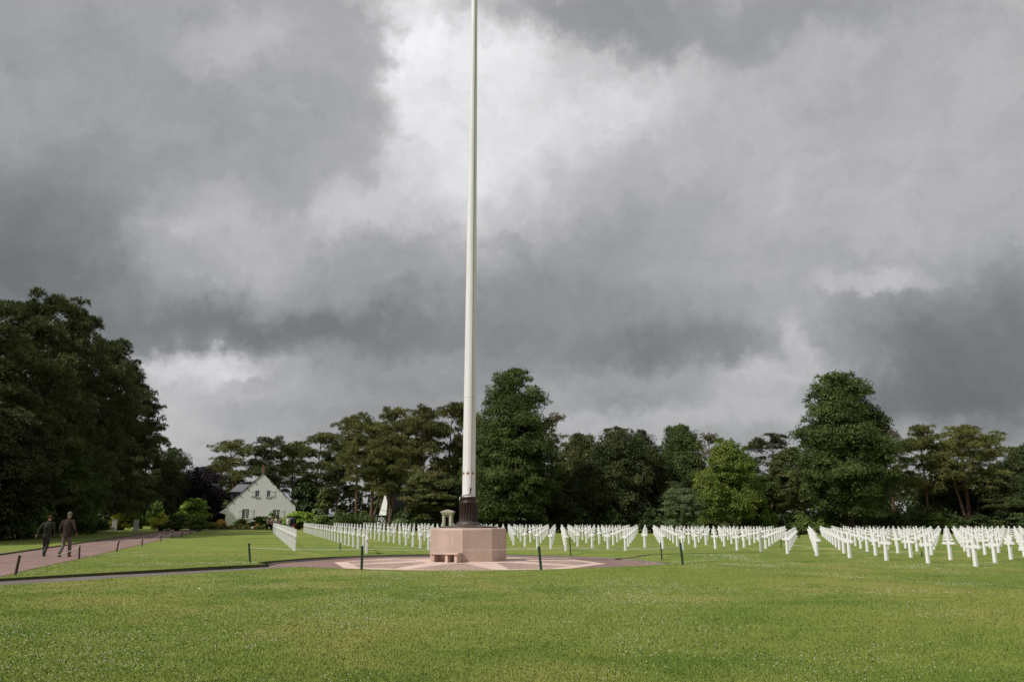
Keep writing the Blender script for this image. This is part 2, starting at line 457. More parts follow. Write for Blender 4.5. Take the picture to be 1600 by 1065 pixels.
class MB:
    """collects shapes into one mesh"""
    def __init__(s): s.v = []; s.f = []; s.sm = []

    def add(s, vs, fs, smooth=False):
        n = len(s.v)
        s.v += [tuple(p) for p in vs]
        s.f += [tuple(i + n for i in f) for f in fs]
        s.sm += [smooth] * len(fs)

    def box(s, x0, x1, y0, y1, z0, z1):
        s.add([(x0, y0, z0), (x1, y0, z0), (x1, y1, z0), (x0, y1, z0), (x0, y0, z1), (x1, y0, z1), (x1, y1, z1), (x0, y1, z1)],
              [(3, 2, 1, 0), (4, 5, 6, 7), (0, 1, 5, 4), (1, 2, 6, 5), (2, 3, 7, 6), (3, 0, 4, 7)])

    def prism(s, poly, y0, y1):
        """polygon in x,z extruded along y"""
        n = len(poly)
        vs = [(x, y0, z) for x, z in poly] + [(x, y1, z) for x, z in poly]
        fs = [tuple(range(n)), tuple(range(2 * n - 1, n - 1, -1))]
        fs += [(i, i + n, (i + 1) % n + n, (i + 1) % n) for i in range(n)]
        s.add(vs, fs)

    def slab(s, poly, z0, z1):
        """polygon in x,y extruded up"""
        n = len(poly)
        vs = [(x, y, z0) for x, y in poly] + [(x, y, z1) for x, y in poly]
        fs = [tuple(range(n - 1, -1, -1)), tuple(range(n, 2 * n))]
        fs += [(i, (i + 1) % n, (i + 1) % n + n, i + n) for i in range(n)]
        s.add(vs, fs)

    def lathe(s, prof, seg=32, cx=0, cy=0, rot=0.0, smooth=True, flute=None):
        vs = []; fs = []
        n = len(prof)
        for j in range(seg):
            a = 2 * math.pi * j / seg + rot
            for i, (r, z) in enumerate(prof):
                rr = r
                if flute and flute[0] <= z <= flute[1]:
                    rr = r - flute[3] * (0.5 + 0.5 * math.cos(a * flute[2])) ** 2
                vs.append((cx + rr * math.cos(a), cy + rr * math.sin(a), z))
        for j in range(seg):
            k = (j + 1) % seg
            for i in range(n - 1):
                fs.append((j * n + i, k * n + i, k * n + i + 1, j * n + i + 1))
        s.add(vs, fs, smooth)
        if prof[0][0] > 1e-4: s.add([vs[j * n] for j in range(seg)], [tuple(range(seg - 1, -1, -1))])
        if prof[-1][0] > 1e-4: s.add([vs[j * n + n - 1] for j in range(seg)], [tuple(range(seg))])

    def tube(s, pts, radii, seg=8, smooth=True, cap=True, flat=1.0):
        pts = [Vector(p) for p in pts]
        if not hasattr(radii, '__len__'): radii = [radii] * len(pts)
        rings = []
        up = Vector((0.0, 0.0, 1.0))
        for i, p in enumerate(pts):
            d = (pts[min(i + 1, len(pts) - 1)] - pts[max(i - 1, 0)])
            d = d.normalized() if d.length > 1e-9 else up
            a = d.cross(Vector((0, 1, 0.02)))
            if a.length < 0.15: a = d.cross(Vector((1, 0.0, 0.02)))
            a.normalize(); b2 = d.cross(a).normalized()
            rings.append([p + a * (radii[i] * math.cos(2 * math.pi * k / seg)) + b2 * (radii[i] * flat * math.sin(2 * math.pi * k / seg)) for k in range(seg)])
        vs = [q for r_ in rings for q in r_]
        fs = []
        for i in range(len(pts) - 1):
            for k in range(seg):
                k2 = (k + 1) % seg
                fs.append((i * seg + k, i * seg + k2, (i + 1) * seg + k2, (i + 1) * seg + k))
        s.add(vs, fs, smooth)
        if cap:
            s.add(rings[0], [tuple(range(seg - 1, -1, -1))])
            s.add(rings[-1], [tuple(range(seg))])

    def ell(s, c, r, seg=12, rings=8, rot=None):
        vs = []; fs = []
        for i in range(rings + 1):
            th = math.pi * i / rings
            for k in range(seg):
                ph = 2 * math.pi * k / seg
                q = Vector((r[0] * math.sin(th) * math.cos(ph), r[1] * math.sin(th) * math.sin(ph), r[2] * math.cos(th)))
                if rot is not None: q = rot @ q
                vs.append(q + Vector(c))
        for i in range(rings):
            for k in range(seg):
                k2 = (k + 1) % seg
                fs.append((i * seg + k, (i + 1) * seg + k, (i + 1) * seg + k2, i * seg + k2))
        s.add(vs, fs, True)

    def mesh(s, name):
        me = bpy.data.meshes.new(name)
        me.from_pydata(s.v, [], s.f)
        me.polygons.foreach_set('use_smooth', s.sm)
        me.update()
        return me

    def build(s, name, mat, parent=None, bevel=0.0, seg=2):
        me = s.mesh(name)
        if bevel > 0:
            bm = bmesh.new(); bm.from_mesh(me)
            bmesh.ops.remove_doubles(bm, verts=bm.verts, dist=1e-5)
            es = [e for e in bm.edges if len(e.link_faces) == 2 and e.calc_face_angle(0) > 0.5]
            bmesh.ops.bevel(bm, geom=es, offset=bevel, segments=seg, affect='EDGES', profile=0.5)
            bm.to_mesh(me); bm.free(); me.update()
        return link_mesh(name, me, mat, parent)


def np_mesh(name, V, Fc):
    """numpy verts (n,3) and faces (m,k)"""
    me = bpy.data.meshes.new(name)
    m_, k = Fc.shape
    me.vertices.add(len(V)); me.vertices.foreach_set('co', np.ascontiguousarray(V, dtype=np.float32).ravel())
    me.loops.add(m_ * k); me.loops.foreach_set('vertex_index', np.ascontiguousarray(Fc, dtype=np.int32).ravel())
    me.polygons.add(m_)
    me.polygons.foreach_set('loop_start', np.arange(0, m_ * k, k, dtype=np.int32))
    me.polygons.foreach_set('loop_total', np.full(m_, k, dtype=np.int32))
    me.update(calc_edges=True)
    me.validate()
    return me


# ------------------------------------------------------------------ layout constants
PHI = -R(17.143)                       # direction of the grave rows and of the red path
UX = Vector((math.sin(PHI), math.cos(PHI), 0))
VX = Vector((math.cos(PHI), -math.sin(PHI), 0))
CT = Vector((-1.78, 34.0, 0))          # centre of the flagpole terrace
RT = 8.1
TS = 0.030                             # fall of the terrace paving away from the pedestal
NORM = [R(-90) + R(17.2) + k * R(45) for k in range(8)]   # face directions of the octagon


def uv(u, v, z=0.0):
    p = UX * u + VX * v
    return Vector((p.x, p.y, z))


def sst(a, b, x):
    t_ = np.clip((x - a) / (b - a), 0, 1)
    return t_ * t_ * (3 - 2 * t_)


# sunken link path: its far edge runs from PA to PB, the path lies on the camera's side of that line
PA = np.array((-8.6, 29.7)); PB = np.array((-17.2, 17.3))
_pd = (PB - PA) / np.linalg.norm(PB - PA)
_pn = np.array((-_pd[1], _pd[0]))
if _pn[0] < 0: _pn = -_pn
PWID = 2.3


def link_z(s):
    return -0.050 + 0.040 * sst(0, 8, s)


def HH(x, y):
    x = np.asarray(x, float); y = np.asarray(y, float)
    near = (1 - sst(27, 37, y)) * (1 - sst(5.5, 13, x))
    left = 1 - sst(-16, -8, x)
    v_ = x * VX.x + y * VX.y
    low = 0.03 - 0.00827 * np.clip(v_ - 8, 0, 50)
    rt_ = np.hypot(x - CT.x, y - CT.y)
    low = low - 0.15 * (1 - sst(RT, RT + 2.2, rt_))           # the turf dips to the terrace kerb
    z = low + (0.065 - low) * near + (0.03 - low) * left * (1 - near) * sst(RT, RT + 2.6, rt_)
    rel_x = x - PA[0]; rel_y = y - PA[1]
    s_ = rel_x * _pd[0] + rel_y * _pd[1]
    q_ = rel_x * _pn[0] + rel_y * _pn[1]
    inb = (q_ > 0.004) & (q_ < PWID) & (s_ > -1.5) & (s_ < 17)
    z = np.where(inb, link_z(s_) - 0.06, z)
    return z


def H1(x, y):
    return float(HH(x, y))


def TZ(x, y):
    return -TS * max((x - CT.x) * math.cos(a) + (y - CT.y) * math.sin(a) for a in NORM)


# ------------------------------------------------------------------ ground
NA = 720
rad = [RT]
while rad[-1] < 27: rad.append(rad[-1] + 0.16)
while rad[-1] < 900: rad.append(rad[-1] * 1.05 + 0.1)
rad = np.array(rad)
ang = np.arange(NA) * 2 * np.pi / NA
RR, AA = np.meshgrid(rad, ang, indexing='ij')
GX = CT.x + RR * np.cos(AA); GY = CT.y + RR * np.sin(AA)
_s = (GX - PA[0]) * _pd[0] + (GY - PA[1]) * _pd[1]
_q = (GX - PA[0]) * _pn[0] + (GY - PA[1]) * _pn[1]
_m = (np.abs(_q) < 0.12) & (_s > -1.5) & (_s < 17) & (RR > RT + 0.05)     # crisp turf edge along the sunken path
GX = np.where(_m, GX - _q * _pn[0], GX); GY = np.where(_m, GY - _q * _pn[1], GY)
GZ = HH(GX, GY)
V = np.stack([GX, GY, GZ], -1).reshape(-1, 3)
nr = len(rad)
ii, jj = np.meshgrid(np.arange(nr - 1), np.arange(NA), indexing='ij')
j2 = (jj + 1) % NA
Fq = np.stack([ii * NA + jj, (ii + 1) * NA + jj, (ii + 1) * NA + j2, ii * NA + j2], -1).reshape(-1, 4)
sk = V[:NA].copy(); sk[:, 2] = -0.6
n0 = len(V)
_sv = (V[:, 0] - PA[0]) * _pd[0] + (V[:, 1] - PA[1]) * _pd[1]
_qv = (V[:, 0] - PA[0]) * _pn[0] + (V[:, 1] - PA[1]) * _pn[1]
_in = (_qv > -0.001) & (_qv < PWID - 0.25) & (_sv > -1.2) & (_sv < 16)
V = np.concatenate([V, sk])
Fq = Fq[~_in[Fq].all(axis=1)]                              # no turf under the sunken path
j = np.arange(NA); jn = (j + 1) % NA
Fs = np.stack([j, jn, n0 + jn, n0 + j], -1)
Fq = np.concatenate([Fq, Fs])
me = np_mesh("lawn", V, Fq)
lawn = link_mesh("lawn", me, M['lawn'])
me.materials.append(M['soil'])
mi = np.zeros(len(Fq), np.int32); mi[-NA:] = 1
me.polygons.foreach_set('material_index', mi)
me.polygons.foreach_set('use_smooth', np.ones(len(Fq), bool))
tag(lawn, kind='structure')

# terrace (octagonal shallow pyramid): asphalt sheet out to the kerb, then stone sheets on top
def sector_polys(fn):
    for k in range(8):
        fn(NORM[k] - R(22.5), NORM[k] + R(22.5), NORM[k])


def on_t(x, y, dz):
    return (x, y, TZ(x, y) + dz)


mb = MB()
def _s(a0, a1, an):
    n = 14
    pts = [on_t(CT.x + 0.3 * math.cos(an), CT.y + 0.3 * math.sin(an), 0)] if False else []
    arc = [(CT.x + (RT - 0.14) * math.cos(a0 + (a1 - a0) * i / n), CT.y + (RT - 0.14) * math.sin(a0 + (a1 - a0) * i / n)) for i in range(n + 1)]
    inn = [(CT.x + 0.9 * math.cos(a), CT.y + 0.9 * math.sin(a)) for a in (a1, a0)]
    mb.add([on_t(x, y, 0) for x, y in arc + inn], [tuple(range(n + 3))])
sector_polys(_s)
tag(mb.build("terrace_paving", M['asphalt']), kind='structure')

mb = MB()
n = 160
for rr0, rr1 in ((RT - 0.15, RT - 0.003),):
    for i in range(n):
        a0 = 2 * math.pi * i / n; a1 = 2 * math.pi * (i + 1) / n
        q = [(rr0, a0), (rr1, a0), (rr1, a1), (rr0, a1)]
        top = [on_t(CT.x + r_ * math.cos(a), CT.y + r_ * math.sin(a), 0.05) for r_, a in q]
        bot = [on_t(CT.x + r_ * math.cos(a), CT.y + r_ * math.sin(a), -0.2) for r_, a in q]
        mb.add(bot + top, [(4, 5, 6, 7), (3, 0, 4, 7), (1, 2, 6, 5)])
tag(mb.build("kerb", M['kerb']), kind='structure')


def oct_poly(ap, k):
    """vertex k of an octagon with apothem ap"""
    r_ = ap / math.cos(R(22.5)); a = NORM[k] + R(22.5)
    return (CT.x + r_ * math.cos(a), CT.y + r_ * math.sin(a))


mbp = MB(); mbs = MB()
for k in range(8):
    an = NORM[k]; nd = Vector((math.cos(an), math.sin(an))); td = Vector((-nd.y, nd.x))
    def P(ap, t_, dz):
        q = Vector((CT.x, CT.y)) + nd * ap + td * t_
        return on_t(q.x, q.y, dz)
    w = math.tan(R(22.5))
    apo, api = 5.15, 4.62
    # pebbled field for the whole sector, then pale stone on top of it: edge band, spoke along the face, ring round the pedestal
    mbs.add([P(0.9, -0.9 * w, 0.004), P(0.9, 0.9 * w, 0.004), P(apo, apo * w, 0.004), P(apo, -apo * w, 0.004)], [(3, 2, 1, 0)])
    mbp.add([P(api, -api * w, 0.008), P(api, api * w, 0.008), P(apo, apo * w, 0.008), P(apo, -apo * w, 0.008)], [(3, 2, 1, 0)])
    mbp.add([P(2.0, -0.62, 0.008), P(2.0, 0.62, 0.008), P(api - 0.002, 0.30, 0.008), P(api - 0.002, -0.30, 0.008)], [(3, 2, 1, 0)])
    mbp.add([P(1.3, -1.3 * w, 0.008), P(1.3, 1.3 * w, 0.008), P(1.998, 1.998 * w, 0.008), P(1.998, -1.998 * w, 0.008)], [(3, 2, 1, 0)])
tag(mbs.build("pebble_paving", M['pebble']), kind='structure')
tag(mbp.build("stone_paving", M['pale_stone']), kind='structure')


def strip(name, mat, u0, u1, va, vb, dz, nu=160, nv=6, kind='structure', zf=None):
    us = np.linspace(u0, u1, nu); vs = np.linspace(va, vb, nv)
    U_, V_ = np.meshgrid(us, vs, indexing='ij')
    X = UX.x * U_ + VX.x * V_; Y = UX.y * U_ + VX.y * V_
    Z = HH(X, Y)
    Vv = np.stack([X, Y, Z + dz], -1).reshape(-1, 3)
    a, b_ = np.meshgrid(np.arange(nu - 1), np.arange(nv - 1), indexing='ij')
    Fv = np.stack([a * nv + b_, a * nv + b_ + 1, (a + 1) * nv + b_ + 1, (a + 1) * nv + b_], -1).reshape(-1, 4)[:, ::-1]
    me = np_mesh(name, Vv, Fv)
    return tag(link_mesh(name, me, mat), kind=kind)


# the red path along the trees (right edge v=-6.55, left edge v=-10.65)
PR, PL = -6.60, -10.55
strip("path", M['asphalt'], 14, 118, PL, PR, 0.014)
# cross walk in front of the house garden
strip("cross_path", M['asphalt'], 118.02, 120.5, -30, 30, 0.014, 4, 40)
# turf edge along the far side of the path
mb = MB()
for i in range(150):
    u0 = 14 + i * 0.7; u1 = u0 + 0.7
    ps = [uv(u0, PL + 0.02), uv(u1, PL + 0.02), uv(u1, PL - 0.10), uv(u0, PL - 0.10)]
    zb = [H1(p.x, p.y) for p in ps]
    mb.add([(p.x, p.y, z - 0.1) for p, z in zip(ps, zb)] + [(p.x, p.y, z + 0.075) for p, z in zip(ps, zb)],
           [(4, 5, 6, 7), (0, 1, 5, 4), (2, 3, 7, 6)])
tag(mb.build("turf_edge", M['soil']), kind='structure')

# sunken link path
mb = MB()
L = 16.0
ns = 60
for i in range(ns):
    s0 = -0.5 + (L + 0.5) * i / ns; s1 = -0.5 + (L + 0.5) * (i + 1) / ns
    q = []
    for s_, w_ in ((s0, 0.03), (s1, 0.03), (s1, PWID - 0.03), (s0, PWID - 0.03)):
        p = PA + _pd * s_ + _pn * w_
        q.append((p[0], p[1], float(link_z(s_))))
    mb.add(q, [(0, 1, 2, 3)])
tag(mb.build("link_path", M['grey_asphalt']), kind='structure')
mb = MB()
for i in range(ns):
    s0 = 0.0 + L * i / ns; s1 = L * (i + 1) / ns
    q0 = PA + _pd * s0; q1 = PA + _pd * s1
    a0 = q0 + _pn * 0.012; a1 = q1 + _pn * 0.012
    z0, z1 = float(link_z(s0)), float(link_z(s1))
    t0 = H1(*(q0 - _pn * 0.05)); t1 = H1(*(q1 - _pn * 0.05))
    mb.add([(*a0, z0 - .1), (*a1, z1 - .1), (*a1, max(z1, t1) + 0.004), (*a0, max(z0, t0) + 0.004)], [(0, 1, 2, 3)])
tag(mb.build("turf_bank", M['soil']), kind='structure')


# ------------------------------------------------------------------ grass blades and clover on the near lawn
rng = np.random.default_rng(7)
def ok_lawn(x, y):
    r2 = (x - CT.x) ** 2 + (y - CT.y) ** 2
    rel_x = x - PA[0]; rel_y = y - PA[1]
    s_ = rel_x * _pd[0] + rel_y * _pd[1]; q_ = rel_x * _pn[0] + rel_y * _pn[1]
    band = (q_ > -0.15) & (q_ < PWID + 0.1) & (s_ > -1.6) & (s_ < 17)
    v_ = x * VX.x + y * VX.y
    pth = (v_ < PR + 0.05) & (v_ > PL - 0.15)
    return (r2 > (RT + 0.03) ** 2) & ~band & ~pth


def sample_wedge(n, d0, d1, power):
    d = (d0 ** (1 - power) + rng.random(n) * (d1 ** (1 - power) - d0 ** (1 - power))) ** (1 / (1 - power))
    x = (rng.random(n) * 2 - 1) * 0.665 * d
    return x, d


xs, ds = sample_wedge(430000, 7.2, 42, 1.55)
k_ = ok_lawn(xs, ds); xs = xs[k_]; ds = ds[k_]
n = len(xs)
a = rng.random(n) * 2 * np.pi
lean = rng.random(n) * 0.8
h = (0.012 + 0.015 * rng.random(n)) * (1 - 0.25 * np.clip((ds - 12) / 30, 0, 1))
wd = (0.0030 + 0.0025 * rng.random(n)) * (0.7 + ds / 16)
z = HH(xs, ds)
base = np.stack([xs, ds, z], -1)
side = np.stack([np.cos(a), np.sin(a), np.zeros(n)], -1) * wd[:, None]
b2 = rng.random(n) * 2 * np.pi
tip = base + np.stack([np.cos(b2) * lean * h, np.sin(b2) * lean * h, h], -1)
Vv = np.stack([base - side, base + side, tip], 1).reshape(-1, 3)
Fv = np.arange(n * 3).reshape(-1, 3)
me = np_mesh("grass", Vv, Fv)
tag(link_mesh("grass", me, M['blade']), "short mown grass blades on the near lawn", "grass", kind='stuff')


def vnoise(x, y, s, seed):
    r_ = np.random.default_rng(seed).random((64, 64))
    fx = (x * s) % 64; fy = (y * s) % 64
    ix = np.floor(fx).astype(int); iy = np.floor(fy).astype(int)
    tx = fx - ix; ty = fy - iy
    tx = tx * tx * (3 - 2 * tx); ty = ty * ty * (3 - 2 * ty)
    i2 = (ix + 1) % 64; j2_ = (iy + 1) % 64; ix %= 64; iy %= 64
    return (r_[ix, iy] * (1 - tx) + r_[i2, iy] * tx) * (1 - ty) + (r_[ix, j2_] * (1 - tx) + r_[i2, j2_] * tx) * ty


xs, ds = sample_wedge(90000, 7.2, 40, 0.35)
pr = 0.6 * vnoise(xs, ds, 0.42, 3) + 0.4 * vnoise(xs, ds, 1.3, 5)
pr = np.clip((pr - 0.44) * 2.1, 0.01, 1) ** 1.5 * np.clip(0.10 + ds / 25, 0.35, 1.7)
k_ = ok_lawn(xs, ds) & (rng.random(len(xs)) < pr * 1.15)
xs = xs[k_]; ds = ds[k_]; n = len(xs)
z = HH(xs, ds) + 0.028 + 0.022 * rng.random(n)
rr = (0.0040 + 0.0045 * rng.random(n)) * (0.8 + ds / 30)
oc = np.array([(1, 0, 0), (0, 1, 0), (-1, 0, 0), (0, -1, 0), (0, 0, .9), (0, 0, -.9)])
of = np.array([(0, 1, 4), (1, 2, 4), (2, 3, 4), (3, 0, 4), (1, 0, 5), (2, 1, 5), (3, 2, 5), (0, 3, 5)])
ct = np.stack([xs, ds, z], -1)
Vv = (ct[:, None, :] + oc[None] * rr[:, None, None]).reshape(-1, 3)
Fv = (of[None] + (np.arange(n) * 6)[:, None, None]).reshape(-1, 3)
me = np_mesh("clover", Vv, Fv)
tag(link_mesh("clover", me, M['clover']), "small white clover blossoms scattered in the lawn", "clover", kind='stuff')

# ------------------------------------------------------------------ pedestal, flagpole, bench
def octv(ap, z, off=0.0):
    r_ = ap / math.cos(R(22.5))
    return [(CT.x + r_ * math.cos(NORM[k] + R(22.5)), CT.y + r_ * math.sin(NORM[k] + R(22.5)), z) for k in range(8)]


ped = empty("granite_pedestal", (CT.x, CT.y, 0))
tag(ped, "octagonal pink granite pedestal carrying the flagpole", "pedestal")
mb = MB()
AP = 1.44
vs = []; fs = []
lev = [(AP, -0.25), (AP, 1.165), (AP - 0.015, 1.21), (AP - 0.06, 1.238), (0.9, 1.248)]
for ap, z in lev: vs += [(x - CT.x, y - CT.y, z) for x, y, z in octv(ap, z)]
for i in range(len(lev) - 1):
    for k in range(8):
        k2 = (k + 1) % 8
        fs.append((i * 8 + k, i * 8 + k2, (i + 1) * 8 + k2, (i + 1) * 8 + k))
fs.append(tuple(range((len(lev) - 1) * 8, len(lev) * 8)))
mb.add(vs, fs)
mb.build("body", M['granite'], ped)
# block joints: thin dark mortar lines on faces
M['joint'] = simple("mortar_joint", (0.22, 0.14, 0.11))
for k in range(8):
    an = NORM[k]; nd = Vector((math.cos(an), math.sin(an), 0)); td = Vector((-nd.y, nd.x, 0))
    if k % 2 == 0: continue
    c0 = nd * (AP + 0.0025)
    mb = MB()
    q = [c0 + td * -0.004 + Vector((0, 0, -0.2)), c0 + td * 0.004 + Vector((0, 0, -0.2)), c0 + td * 0.004 + Vector((0, 0, 1.16)), c0 + td * -0.004 + Vector((0, 0, 1.16))]
    mb.add(q, [(0, 1, 2, 3)])
    mb.build("joint", M['joint'], ped)

fp = empty("flagpole", (CT.x, CT.y, 1.30))
tag(fp, "tall tapering white flagpole in a fluted bronze base", "flagpole")
mb = MB()
mb.lathe([(1.16, -0.075), (1.20, -0.062), (1.20, -0.022), (1.12, -0.004), (0.78, 0.022), (0.58, 0.050), (0.52, 0.078)], 48)
mb.build("base_plate", M['bronze_plate'], fp)
mb = MB()
mb.lathe([(0.50, 0.082), (0.50, 0.11), (0.46, 0.125), (0.45, 0.15), (0.42, 0.165), (0.42, 0.178)], 64)
mb.build("base_moulding", M['bronze_plate'], fp)
mb = MB()
mb.lathe([(0.40, 0.18), (0.392, 0.22), (0.392, 0.90), (0.398, 0.925)], 144, flute=(0.21, 0.91, 20, 0.05))
mb.lathe([(0.398, 0.927), (0.40, 0.945), (0.385, 0.965), (0.33, 0.98), (0.305, 1.0), (0.30, 1.03), (0.30, 1.11), (0.315, 1.13), (0.315, 1.165), (0.29, 1.18)], 48)
mb.build("fluted_collar", M['bronze'], fp)
mb = MB()
prof = [(0.272, 1.182)]
for i in range(0, 41):
    t_ = i / 40
    z = 1.20 + 30.5 * t_
    r_ = 0.272 - 0.010 * t_ if False else 0.272 - (0.272 - 0.105) * (t_ ** 1.05)
    prof.append((r_, z))
prof.append((0.10, 31.72))
mb.lathe(prof, 40)
pole = mb.build("pole", M['pole'], fp)
mb = MB(); mb.ell((0, 0, 31.95), (0.24, 0.24, 0.24), 20, 12)
mb.build("finial", M['gold'], fp)
# welded ring seams on the pole
M['seam'] = simple("pole_seam_paint", (0.77, 0.755, 0.76))
for z in (5.3,):
    t_ = (z - 1.2) / 30.5; r_ = 0.272 - 0.167 * t_ ** 1.05
    mb = MB()
    mb.lathe([(r_ + 0.001, z - 0.02), (r_ + 0.0025, z - 0.012), (r_ + 0.0025, z + 0.012), (r_ + 0.001, z + 0.02)], 40)
    mb.build("seam", M['seam'], fp)
# gilt stars round the pole
for k in range(8):
    a = R(-90 - 3) + k * R(45) + R(-6)
    zc = 2.13; r0 = 0.2685
    mb = MB()
    top = []; 
    outl = []
    for i in range(10):
        rr_ = 0.085 if i % 2 == 0 else 0.036
        ph = math.pi / 2 + i * math.pi / 5
        outl.append((rr_ * math.cos(ph), rr_ * math.sin(ph)))
    def onp(s_, z_, dr):
        aa = a + s_ / r0
        return ((r0 + dr) * math.cos(aa), (r0 + dr) * math.sin(aa), zc + z_)
    vs = [onp(s_, z_, -0.002) for s_, z_ in outl] + [onp(s_, z_, 0.006) for s_, z_ in outl] + [onp(0, 0, 0.016)]
    fs = [(i, (i + 1) % 10, (i + 1) % 10 + 10, i + 10) for i in range(10)] + [(i + 10, (i + 1) % 10 + 10, 20) for i in range(10)]
    mb.add(vs, fs)
    mb.build("star", M['gold'], fp)
# cleat, halyard and tie rope
ac = R(-90 + 14)
def pp(a, dr, z):
    t_ = max(0.0, (z - 1.2) / 30.5); r_ = 0.272 - 0.167 * t_ ** 1.05
    return ((r_ + dr) * math.cos(a), (r_ + dr) * math.sin(a), z)
mb = MB()
mb.tube([pp(ac, 0.0, 1.50), pp(ac, 0.05, 1.50)], 0.018, 8)
mb.tube([pp(ac, 0.0, 1.38), pp(ac, 0.05, 1.38)], 0.018, 8)
mb.tube([pp(ac - 0.05, 0.055, 1.28), pp(ac, 0.05, 1.36), pp(ac + .02, 0.05, 1.46), pp(ac - 0.06, 0.06, 1.56)], [0.014, 0.024, 0.024, 0.014], 8)
mb.tube([pp(ac + 0.05, 0.05, 1.40), pp(ac + 0.1, 0.055, 1.50)], 0.02, 8)
mb.build("cleat", M['black_iron'], fp)
mb = MB()
ah = R(-90 + 24)
mb.tube([pp(ah, 0.012, 1.5 + i * 1.5) for i in range(20)], 0.010, 6)
mb.build("halyard", M['halyard'], fp)
mb = MB()
mb.tube([pp(ac, 0.03, 1.40)] + [pp(ac - 0.25 * i, 0.02, 1.30 - 0.012 * i) for i in range(1, 9)], 0.012, 6)
pts = [((0.36) * math.cos(R(-90 - 80)), 0.36 * math.sin(R(-170)), 1.17), (-0.36, -0.09, 1.08), (-0.375, -0.12, 1.0), (-0.37, -0.13, 1.06), (-0.345, -0.13, 1.12)]
mb.tube(pts, 0.02, 6)
mb.build("tie_rope", M['rope'], fp)

# granite bench against the left front face
kb = min(range(8), key=lambda k: abs(((NORM[k] - R(-90 - 28)) + math.pi) % (2 * math.pi) - math.pi))
an = NORM[kb]; nd = Vector((math.cos(an), math.sin(an), 0)); td = Vector((-nd.y, nd.x, 0))
bz = TZ(CT.x + nd.x * 1.7, CT.y + nd.y * 1.7)
bench = empty("stone_bench", (CT.x + nd.x * (AP + 0.004), CT.y + nd.y * (AP + 0.004), bz), an - R(-90))
tag(bench, "low pink stone bench set against the octagonal pedestal", "bench")
mb = MB(); mb.box(-0.64, 0.64, -0.42, -0.002, 0.30, 0.375)
mb.build("seat", M['granite'], bench, 0.012)
for sx_ in (-0.52, 0.10, 0.52):
    mb = MB(); mb.box(sx_ - 0.065, sx_ + 0.065, -0.37, -0.004, -0.05, 0.2985)
    mb.build("leg", M['granite'], bench, 0.008)

# ------------------------------------------------------------------ rope barriers
def post(px, py_top, py_base, mat, label, group, zb=None, r_=0.032, lean=None, toppx=None):
    p = gp(px, py_base, -0.06)
    for _ in range(12):
        zg = H1(p.x, p.y) if zb is None else zb
        p = gp(px, py_base, zg)
    r0 = math.hypot(p.x - CT.x, p.y - CT.y)
    tp = pt(toppx if toppx is not None else px, py_top, p.y)
    root = empty("rope_post", p)
    tag(root, label, "post", group)
    v_ = tp - p
    mb = MB()
    mb.tube([v_ * -0.12, v_ * 0.5, v_ * 0.965], [r_, r_, r_], 10)
    mb.build("stake", mat, root)
    mb = MB()
    mb.tube([v_ * 0.962, v_ * 0.985, v_ * 1.0], [r_ * 1.12, r_ * 1.12, r_ * 0.7], 10)
    mb.build("cap", mat, root)
    return p, v_


def rope(name, pts, label, r_=0.007, sag=0.05):
    mb = MB()
    for a, b_ in zip(pts[:-1], pts[1:]):
        n_ = 10
        L_ = (b_ - a).length
        mb.tube([a.lerp(b_, i / n_) + Vector((0, 0, -sag * L_ / 6 * 4 * (i / n_) * (1 - i / n_))) for i in range(n_ + 1)], r_, 5)
    mb.build(name, M['rope'])
    o = bpy.data.objects[name] if name in bpy.data.objects else None
    return o


G1 = "green rope posts round the flagpole terrace"
near = []
for (pxb, pxt, yt, yb, lab) in (
    (391, 389, 848, 883, "leftmost near green rope post where the terrace meets the link path"),
    (565, 566, 852, 890, "green rope post on the near lawn, left of the granite bench"),
    (845.5, 842, 853, 889.5, "leaning green rope post on the near lawn, right of the pedestal"),
    (1067, 1063, 847, 881.5, "leaning green rope post at the right tip of the terrace"),
):
    near.append(post(pxb, yt, yb, M['green_post'], lab, G1, r_=0.040, toppx=pxt))
far = []
for (pxb, pxt, yt, yb, lab) in (
    (531.5, 531.5, 847, 864.8, "short green rope post beyond the terrace, left of the pedestal"),
    (892, 890, 840, 867, "green rope post beyond the terrace, right of the pedestal"),
    (1034, 1032, 847, 871, "green rope post on the far lawn just beside the terrace's right tip"),
    (1220.5, 1220.5, 844, 855.5, "thin green rope post among the crosses near the round dark shrub"),
    (1440.5, 1440, 861, 869.5, "thin green rope post among the front crosses, far right"),
):
    far.append(post(pxb, yt, yb, M['green_post'], lab, G1, r_=0.030, toppx=pxt))


def mk_rope(seq, hts, label, off=None, r_=0.006, sag=0.05, group=None):
    pts = [p + v_ * h_ for (p, v_), h_ in zip(seq, hts)]
    mb = MB()
    for a, b_ in zip(pts[:-1], pts[1:]):
        n_ = 12; L_ = (b_ - a).length
        mb.tube([a.lerp(b_, i / n_) + Vector((0, 0, -sag * L_ / 6 * 4 * (i / n_) * (1 - i / n_))) for i in range(n_ + 1)], r_, 5)
    o = mb.build("barrier_rope", M['rope'])
    tag(o, label, "rope", group)
    return o


